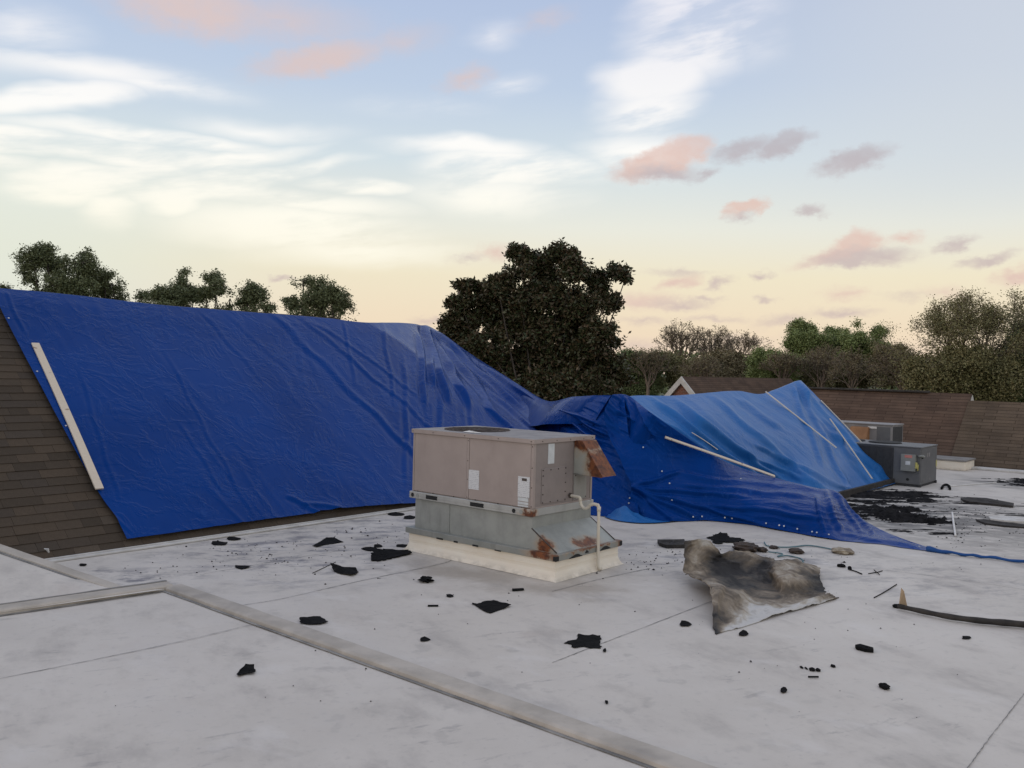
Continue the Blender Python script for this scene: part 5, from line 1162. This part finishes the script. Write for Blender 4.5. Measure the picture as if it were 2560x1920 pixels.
# ------------------------------------------------------------------ trees
def leaves(name, C, size, aspect, mat, parent, rs, up=0.0):
    """leaf-sized rhombs at points C"""
    n = len(C); d = rs.normal(size=(n, 3)); d[:, 2] = d[:, 2]*.8+up; d /= np.linalg.norm(d, axis=1, keepdims=True)
    e = rs.normal(size=(n, 3)); e -= d*(e*d).sum(1, keepdims=True); e /= np.linalg.norm(e, axis=1, keepdims=True)
    s = size*rs.uniform(.65, 1.3, size=(n, 1)); nrm = np.cross(d, e)
    a = C; b = C+d*s*.5+e*s*aspect*.5+nrm*s*.08; c = C+d*s; d_ = C+d*s*.5-e*s*aspect*.5+nrm*s*.08
    v = np.stack([a, b, c, d_], 1).reshape(-1, 3); f = np.arange(4*n).reshape(n, 4)
    return np_obj(name, v, f, mat, parent)
def sample_blobs(blobs, depth, dens, rs, thick=.8, clump=.0, fine=.20, tuft=48):
    """points in ellipsoids given in survey coordinates at a real distance"""
    out, cen = [], []
    for cx, cy, rx, ry in blobs:
        dd = depth+rs.uniform(-1, 1)*.02*depth
        c = atY(cx*K, cy*K, dd); k = K*dd/FPX; r = np.array([rx*k, min(rx, ry*1.4)*k*thick, ry*k])
        n = int(dens*rx*ry); ns = max(5, int(rx*ry/tuft)); q = rs.normal(size=(ns, 3)); q /= np.linalg.norm(q, axis=1, keepdims=True); q *= rs.uniform(.15, 1, size=(ns, 1))**.5
        sub = c+q*r*(1.05 if tuft < 20 else .92); sr = min(r[0], r[2])*fine*rs.uniform(.6, 1.5, size=ns)
        w = sr**2; j = rs.choice(ns, n, p=w/w.sum()); out.append(sub[j]+rs.normal(size=(n, 3))*sr[j][:, None]*np.array([1.1, 1.0, .8])); cen.append((c, r))
    P = np.concatenate(out)
    if clump > 0:
        s = 1/(.055*depth); q = fbm(P[:, 0]*s*2.2+P[:, 1]*s*1.3, P[:, 2]*s*2.2-P[:, 1]*s*.9, 3); P = P[q > np.quantile(q, clump*.5)]
    return P, cen
def branches(name, base, cen, P, r0, mat, parent, rs, ntw=60, fork=.45, sides=5, lean=None):
    V_, F_ = [], []
    def add(pts, rad, sd=sides):
        v, f = tube_geo(pts, rad, sd, False); k = len(V_); V_.extend(v); F_.extend([tuple(i+k for i in q) for q in f])
    top = np.mean([c for c, _ in cen], 0); fk = base+(top-base)*fork; fk[:2] = base[:2]*.7+top[:2]*.3
    add([base, (base+fk)/2+rs.normal(size=3)*r0*.6, fk], [r0*1.25, r0, r0*.8], 8)
    for c, r in cen:
        mid = (fk+c)/2+np.array([0, 0, -.08*np.linalg.norm(c-fk)])+rs.normal(size=3)*.04*np.linalg.norm(c-fk)
        add(spline([fk, mid, c], 7), np.linspace(r0*.5, r0*.13, 7))
    for p in P[rs.integers(0, len(P), ntw)]:
        c = min(cen, key=lambda cr: np.linalg.norm((cr[0]-p)))[0]; m = (c+p)/2+rs.normal(size=3)*.05*np.linalg.norm(p-c)
        add([c, m, p], [r0*.12, r0*.07, r0*.03], 4)
    f4 = np.array([q for q in F_ if len(q) == 4]); return np_obj(name, np.array(V_), f4, mat, parent, smooth=True)
def tree(name, label, blobs, depth, dens, size, aspect, mat, seed, r0=.18, perk=1, spread=0, clump=.25, ntw=80, group=None, thick=.8, up=0., fine=.20, tuft=48, cat='tree', base_dx=0, bark=None):
    rs = np.random.default_rng(seed); P, cen = sample_blobs(blobs, depth, dens, rs, thick, clump, fine, tuft)
    mx = np.mean([c for c, _ in cen], 0); base = np.array([mx[0]+base_dx, mx[1], -4.6])
    root = empty(name, tuple(base)); tag(root, label, cat, group)
    C = P if perk == 1 else np.repeat(P, perk, 0)+rs.normal(size=(len(P)*perk, 3))*spread
    a = branches('trunk', base, cen, P, r0, bark or M_BARK, root, rs, ntw); b = leaves('crown', C, size, aspect, mat, root, rs, up)
    for o in (a, b): o.data.transform(Matrix.Translation(-Vector(base)))
    return root
L_MAG = leaf_mat('magnolia_leaves', c4(.042, .062, .025), c4(.095, .062, .036), .45)
L_OAK = leaf_mat('dull_green_leaves', c4(.11, .135, .065), c4(.16, .175, .085), .6)
L_FRESH = leaf_mat('fresh_green_leaves', c4(.165, .215, .07), c4(.225, .26, .105), .6)
L_OLIVE = leaf_mat('olive_leaves', c4(.165, .165, .072), c4(.21, .18, .09), .7)
L_BRONZE = leaf_mat('bronze_budding_leaves', c4(.20, .155, .095), c4(.165, .15, .078), .7)
L_BUSH = leaf_mat('mid_green_leaves', c4(.105, .145, .056), c4(.15, .175, .078), .65)
LG_ = 'trees behind the tarped ridge'
tree('leafy_tree', 'spreading leafy tree above the tarp ridge at far left', [(72, 560, 30, 28), (100, 548, 26, 22), (66, 590, 26, 26), (118, 580, 34, 30), (182, 545, 20, 16), (170, 570, 34, 28), (125, 615, 60, 26), (192, 588, 22, 22), (120, 660, 70, 40), (170, 622, 40, 20)], 34, 1.05, .085, .5, L_OAK, 11, .20, 4, .06, .35, 320, LG_, thick=.6, fine=.15, tuft=9)
tree('leafy_tree', 'smaller tree right of the leftmost tree above the tarp', [(225, 600, 18, 18), (243, 615, 22, 20), (212, 625, 20, 18), (235, 650, 36, 30)], 35, 1.3, .085, .5, L_OAK, 12, .14, 4, .06, .35, 120, LG_, thick=.6, fine=.15, tuft=9)
tree('leafy_tree', 'low spreading tree left of the twin crowns above the tarp', [(315, 642, 24, 12), (345, 633, 22, 14), (360, 645, 44, 18), (340, 680, 50, 28)], 34, 1.3, .085, .5, L_OAK, 13, .13, 4, .06, .35, 100, LG_, thick=.6, fine=.15, tuft=9)
tree('leafy_tree', 'left of the twin crowned trees above the tarp ridge', [(404, 592, 16, 14), (395, 618, 26, 18), (385, 640, 34, 20), (420, 640, 26, 20), (400, 690, 50, 34)], 35, 1.3, .085, .5, L_OAK, 14, .14, 4, .06, .35, 120, LG_, thick=.6, fine=.15, tuft=9)
tree('leafy_tree', 'right of the twin crowned trees above the tarp ridge', [(460, 600, 20, 16), (466, 625, 20, 22), (446, 640, 18, 18), (497, 645, 17, 20), (465, 690, 46, 34)], 34.5, 1.3, .085, .5, L_OAK, 15, .14, 4, .06, .35, 120, LG_, thick=.6, fine=.15, tuft=9)
tree('leafy_tree', 'round crowned tree third from right above the tarp', [(535, 628, 20, 18), (552, 640, 26, 22), (530, 655, 20, 16), (580, 664, 20, 10), (550, 700, 46, 32)], 34, 1.3, .085, .5, L_OAK, 16, .14, 4, .06, .35, 120, LG_, thick=.6, fine=.15, tuft=9)
tree('leafy_tree', 'open airy tree left of the gap before the big magnolia', [(655, 607, 20, 13), (685, 620, 26, 18), (715, 635, 28, 22), (738, 655, 24, 26), (700, 660, 34, 22), (690, 645, 40, 16), (715, 710, 46, 34)], 33, 1.05, .085, .5, L_OAK, 17, .17, 4, .06, .35, 300, LG_, thick=.6, fine=.15, tuft=9)
tree('leafy_tree', 'small shrub like tree just left of the open airy tree', [(640, 660, 26, 14), (625, 652, 14, 10), (645, 700, 34, 30)], 33.5, 1.3, .085, .5, L_OAK, 18, .12, 4, .06, .35, 80, LG_, thick=.6, fine=.15, tuft=9)
tree('leafy_tree', 'tip of a tree at the left edge above the tarp', [(6, 622, 22, 7), (4, 650, 30, 20)], 35, 1.3, .085, .5, L_OAK, 19, .12, 4, .06, .35, 40, LG_, thick=.6, fine=.15, tuft=9)
tree('magnolia_tree', 'big dark magnolia tree standing behind the dip of the tarp',
     [(1125, 548, 26, 20), (1160, 565, 34, 26), (1118, 580, 28, 24), (1215, 552, 34, 26), (1235, 585, 32, 30), (1175, 600, 44, 30), (1270, 605, 14, 20), (1325, 592, 38, 18), (1352, 598, 16, 20), (1295, 618, 26, 22), (1320, 650, 18, 20), (1290, 660, 24, 26),
      (1020, 622, 44, 16), (1075, 615, 44, 22), (995, 650, 28, 18), (1060, 655, 54, 26), (975, 690, 22, 24), (1015, 690, 44, 28), (1080, 700, 54, 34), (1150, 660, 60, 40), (1220, 650, 50, 40), (1245, 700, 50, 36), (1170, 720, 70, 40), (985, 735, 40, 32), (1050, 750, 60, 36),
      (1290, 720, 40, 30), (1325, 735, 26, 12), (1260, 760, 70, 36), (1180, 780, 90, 40), (1100, 800, 70, 40), (1300, 800, 60, 38), (1345, 815, 34, 20), (1200, 840, 110, 40), (1290, 850, 70, 30), (1100, 860, 80, 40), (1200, 900, 120, 50)],
     34, .46, .165, .46, L_MAG, 21, .13, 7, .075, .2, 300, None, .75, .15, .17)
RG = 'trees beyond the right hand roofs'
def twiggy(name, label, spec, depth, seed, mat, lmat=None, nleaf=0, lsize=.2, r0=.16, levels=6, group=RG):
    """bare spreading tree: spec = (centre x, top y, half width, fork y) in survey coordinates"""
    cx, ty, hw_, fy = spec; rs = np.random.default_rng(seed); top = atY(cx*K, ty*K, depth); fk = atY(cx*K, fy*K, depth); half = hw_*K*depth/FPX
    H = top[2]-fk[2]; V_, F_, tips = [], [], []
    def add(pts, rad, sd):
        v, f = tube_geo(pts, rad, sd, False); k = len(V_); V_.extend(v); F_.extend([tuple(i+k for i in q) for q in f])
    base = np.array([fk[0], fk[1], -4.6]); root = empty(name, tuple(base)); tag(root, label, 'tree', group)
    add([base, fk], [r0*1.3, r0], 7)
    def grow(p, d, L, r, lv):
        m = p+d*L*.5+rs.normal(size=3)*L*.05; e = p+d*L+rs.normal(size=3)*L*.04; add([p, m, e], [r, r*.85, r*.68], 5 if lv < 2 else 3)
        if lv >= levels: tips.append(e); return
        if lv >= levels-2: tips.append(m)
        for _ in range(2 if rs.random() < .55 else 3):
            nd = d+rs.normal(size=3)*.40+np.array([0, 0, .07]); nd /= np.linalg.norm(nd); grow(e, nd, L*rs.uniform(.66, .86), max(r*.62, .012), lv+1)
    n0 = 11
    for i in range(n0):
        an = 2*math.pi*i/n0+rs.uniform(-.2, .2); tl = rs.uniform(.15, 1.0); d = np.array([math.cos(an)*tl*half*1.1, math.sin(an)*tl*half*.7, H*(1.05-.25*tl)])
        Ld = np.linalg.norm(d); grow(fk-np.array([0, 0, rs.uniform(0, .2)*H]), d/Ld, Ld*.345, r0*.5, 1)
    a = np_obj('trunk', np.array(V_), np.array(F_), mat, root); obs = [a]
    if nleaf:
        T = np.array(tips); C = T[rs.integers(0, len(T), nleaf)]+rs.normal(size=(nleaf, 3))*half*.045; obs.append(leaves('crown', C, lsize, .55, lmat, root, rs))
    for o in obs: o.data.transform(Matrix.Translation(-Vector(base)))
    return root
twiggy('bare_tree', 'bare twiggy tree left of the row above the gabled roof', (1470, 702, 48, 800), 70, 31, M_TWIG, L_BRONZE, 1500, .13, .17)
twiggy('bare_tree', 'bare twiggy tree second above the gabled roof', (1540, 708, 36, 800), 72, 32, M_TWIG, L_BRONZE, 1200, .13, .15)
twiggy('bare_tree', 'smaller bare tree right of the two bare trees', (1605, 722, 36, 800), 80, 33, M_TWIG, L_BRONZE, 1200, .13, .14)
for i_, (cx_, ty_, hw__, fy_, dd_, lb_) in enumerate(((1400, 752, 34, 830, 64, 'low bare tree nearest the right side of the magnolia'), (1690, 752, 34, 830, 60, 'bare tree before the bright green bush'), (1775, 748, 40, 840, 60, 'bare tree below the narrow fresh green tree'),
        (1840, 762, 40, 840, 58, 'bare tree below the widest fresh green tree'), (1950, 740, 40, 840, 56, 'bare bronze tree left of the vase shaped tree'), (1520, 770, 44, 840, 60, 'low bare tree above the white gable trim'))):
    twiggy('bare_tree', lb_, (cx_, ty_, hw__, fy_), dd_, 70+i_, M_TWIG, L_BRONZE, 2500, .10, .12, 5)
twiggy('vase_tree', 'large vase shaped tree budding olive at right edge', (2090, 662, 150, 830), 52, 34, M_TWIG, L_OLIVE, 42000, .10, .24, 7)
tree('fresh_tree', 'fresh green tree tallest of the three green ones', [(1735, 712, 30, 16), (1710, 735, 28, 20), (1760, 735, 28, 22), (1735, 765, 44, 26)], 68, 5.0, .13, .6, L_FRESH, 41, .16, 3, .16, .5, 70, RG)
tree('fresh_tree', 'narrow fresh green tree between the two wider green ones', [(1800, 718, 18, 12), (1810, 745, 26, 24), (1795, 775, 34, 26)], 69, 5.0, .13, .6, L_FRESH, 42, .15, 3, .16, .5, 60, RG)
tree('fresh_tree', 'fresh green tree left of the large vase shaped tree', [(1845, 712, 24, 12), (1850, 740, 30, 22), (1890, 722, 28, 16), (1895, 748, 26, 16), (1860, 775, 50, 26)], 67, 5.0, .13, .6, L_FRESH, 43, .16, 3, .16, .5, 80, RG)
tree('bushy_tree', 'green bushy tree just right of the big magnolia', [(1375, 775, 36, 24), (1345, 790, 28, 24), (1410, 790, 32, 26), (1380, 830, 60, 36)], 66, 4.6, .13, .6, L_BUSH, 44, .15, 3, .14, .42, 40, RG)
tree('bushy_tree', 'olive bushy tree below the bare trees', [(1455, 790, 44, 28), (1500, 795, 44, 28), (1475, 835, 70, 34)], 66, 4.6, .13, .6, L_OLIVE, 45, .15, 3, .14, .42, 60, RG)
tree('bushy_tree', 'bronze bushy tree left of the bright green bush', [(1560, 785, 44, 28), (1595, 790, 36, 30), (1570, 830, 60, 34)], 67, 4.6, .13, .6, L_BRONZE, 46, .15, 3, .14, .42, 60, RG)
tree('bushy_tree', 'bright green rounded bush above the tarp peak', [(1650, 775, 44, 24), (1690, 785, 34, 26), (1660, 815, 62, 34)], 62, 4.6, .13, .6, L_FRESH, 47, .15, 3, .14, .42, 50, RG)
tree('bushy_tree', 'dull olive trees mass below the three green trees', [(1760, 800, 50, 30), (1820, 805, 50, 30), (1780, 840, 70, 30)], 64, 4.6, .13, .6, L_OLIVE, 48, .15, 3, .14, .42, 60, RG)
tree('bushy_tree', 'bronze leaved tree at left foot of the vase shaped tree', [(1905, 770, 30, 18), (1935, 760, 24, 18), (1930, 800, 50, 34), (1880, 815, 44, 30)], 62, 4.6, .13, .6, L_BRONZE, 49, .15, 3, .14, .42, 60, RG)
tree('bushy_tree', 'dense undergrowth tree at foot of the vase shaped tree', [(2010, 810, 60, 40), (2080, 800, 70, 50), (2150, 815, 60, 44), (2080, 850, 120, 34)], 50, 4.6, .13, .6, L_OLIVE, 50, .15, 3, .14, .42, 80, RG)
tree('bushy_tree', 'green tree cut by the right edge of photo', [(2205, 745, 28, 40), (2190, 790, 34, 44), (2215, 830, 50, 40)], 54, 4.0, .13, .6, L_BUSH, 51, .16, 3, .2, .2, 60, RG)
# distant wood closing the view
rs = np.random.default_rng(61); n = 60000
az_ = rs.uniform(-1.2, 1.2, n); dd = rs.uniform(95, 135, n); hh = -4.6+rs.uniform(0, 1, n)**.8*(9.0+2.2*fbm(az_*14, az_*0+3.3, 3))
Cw = np.stack([np.sin(az_)*dd, np.cos(az_)*dd, hh], 1)
stuff(leaves('distant_wood', Cw, .6, .7, L_BUSH, None, rs), 'distant wood closing the horizon behind the trees', 'wood')

# ------------------------------------------------------------------ pieces of parts hang under their part
def kids(o, nm): return [c for c in o.children if c.name.split('.')[0] == nm]
def regroup(root, part, names):
    p = kids(root, part)[0]
    for nm in names:
        for c in kids(root, nm): c.parent = p
regroup(un, 'base_rail', ('fork_slot', 'lifting_hole', 'rail_lip')); regroup(un, 'hood', ('hood_edge',)); regroup(un, 'drain_pipe', ('pipe_coupling', 'pipe_collar'))
regroup(un, 'top_panel', ('fan_guard', 'fan_motor', 'fan_well')); regroup(un, 'duct', ('duct_seam',)); regroup(un, 'curb_cap', ('torn_patch',)); regroup(un, 'curb', ('curb_lap',))
ap_ = kids(un, 'access_panel')[0]
for c in kids(un, 'screw'):
    if ax0 <= c.location.x <= ax1 and abs(c.location.y-(y0-.013)) < .002: c.parent = ap_
for c in kids(un, 'sticker_heading'): c.parent = kids(un, 'sticker')[2]
kids(g2, 'switch_box_body')[0].name = 'switch_box'
regroup(g2, 'switch_box', ('switch_box_label', 'switch_box_handle'))
for c in kids(g2, 'switch_box')[0].children: c.name = c.name.split('.')[0].replace('switch_box_', '')
regroup(g2, 'coil_guard', ('guard_bar',)); regroup(g2, 'end_panel', ('unit_number', 'paint_chip', 'yellow_tag')); regroup(g2, 'top_panel', ('fan_ring',))
regroup(t1, 'sheet', ('grommet',)); regroup(t2, 'sheet', ('grommet',))
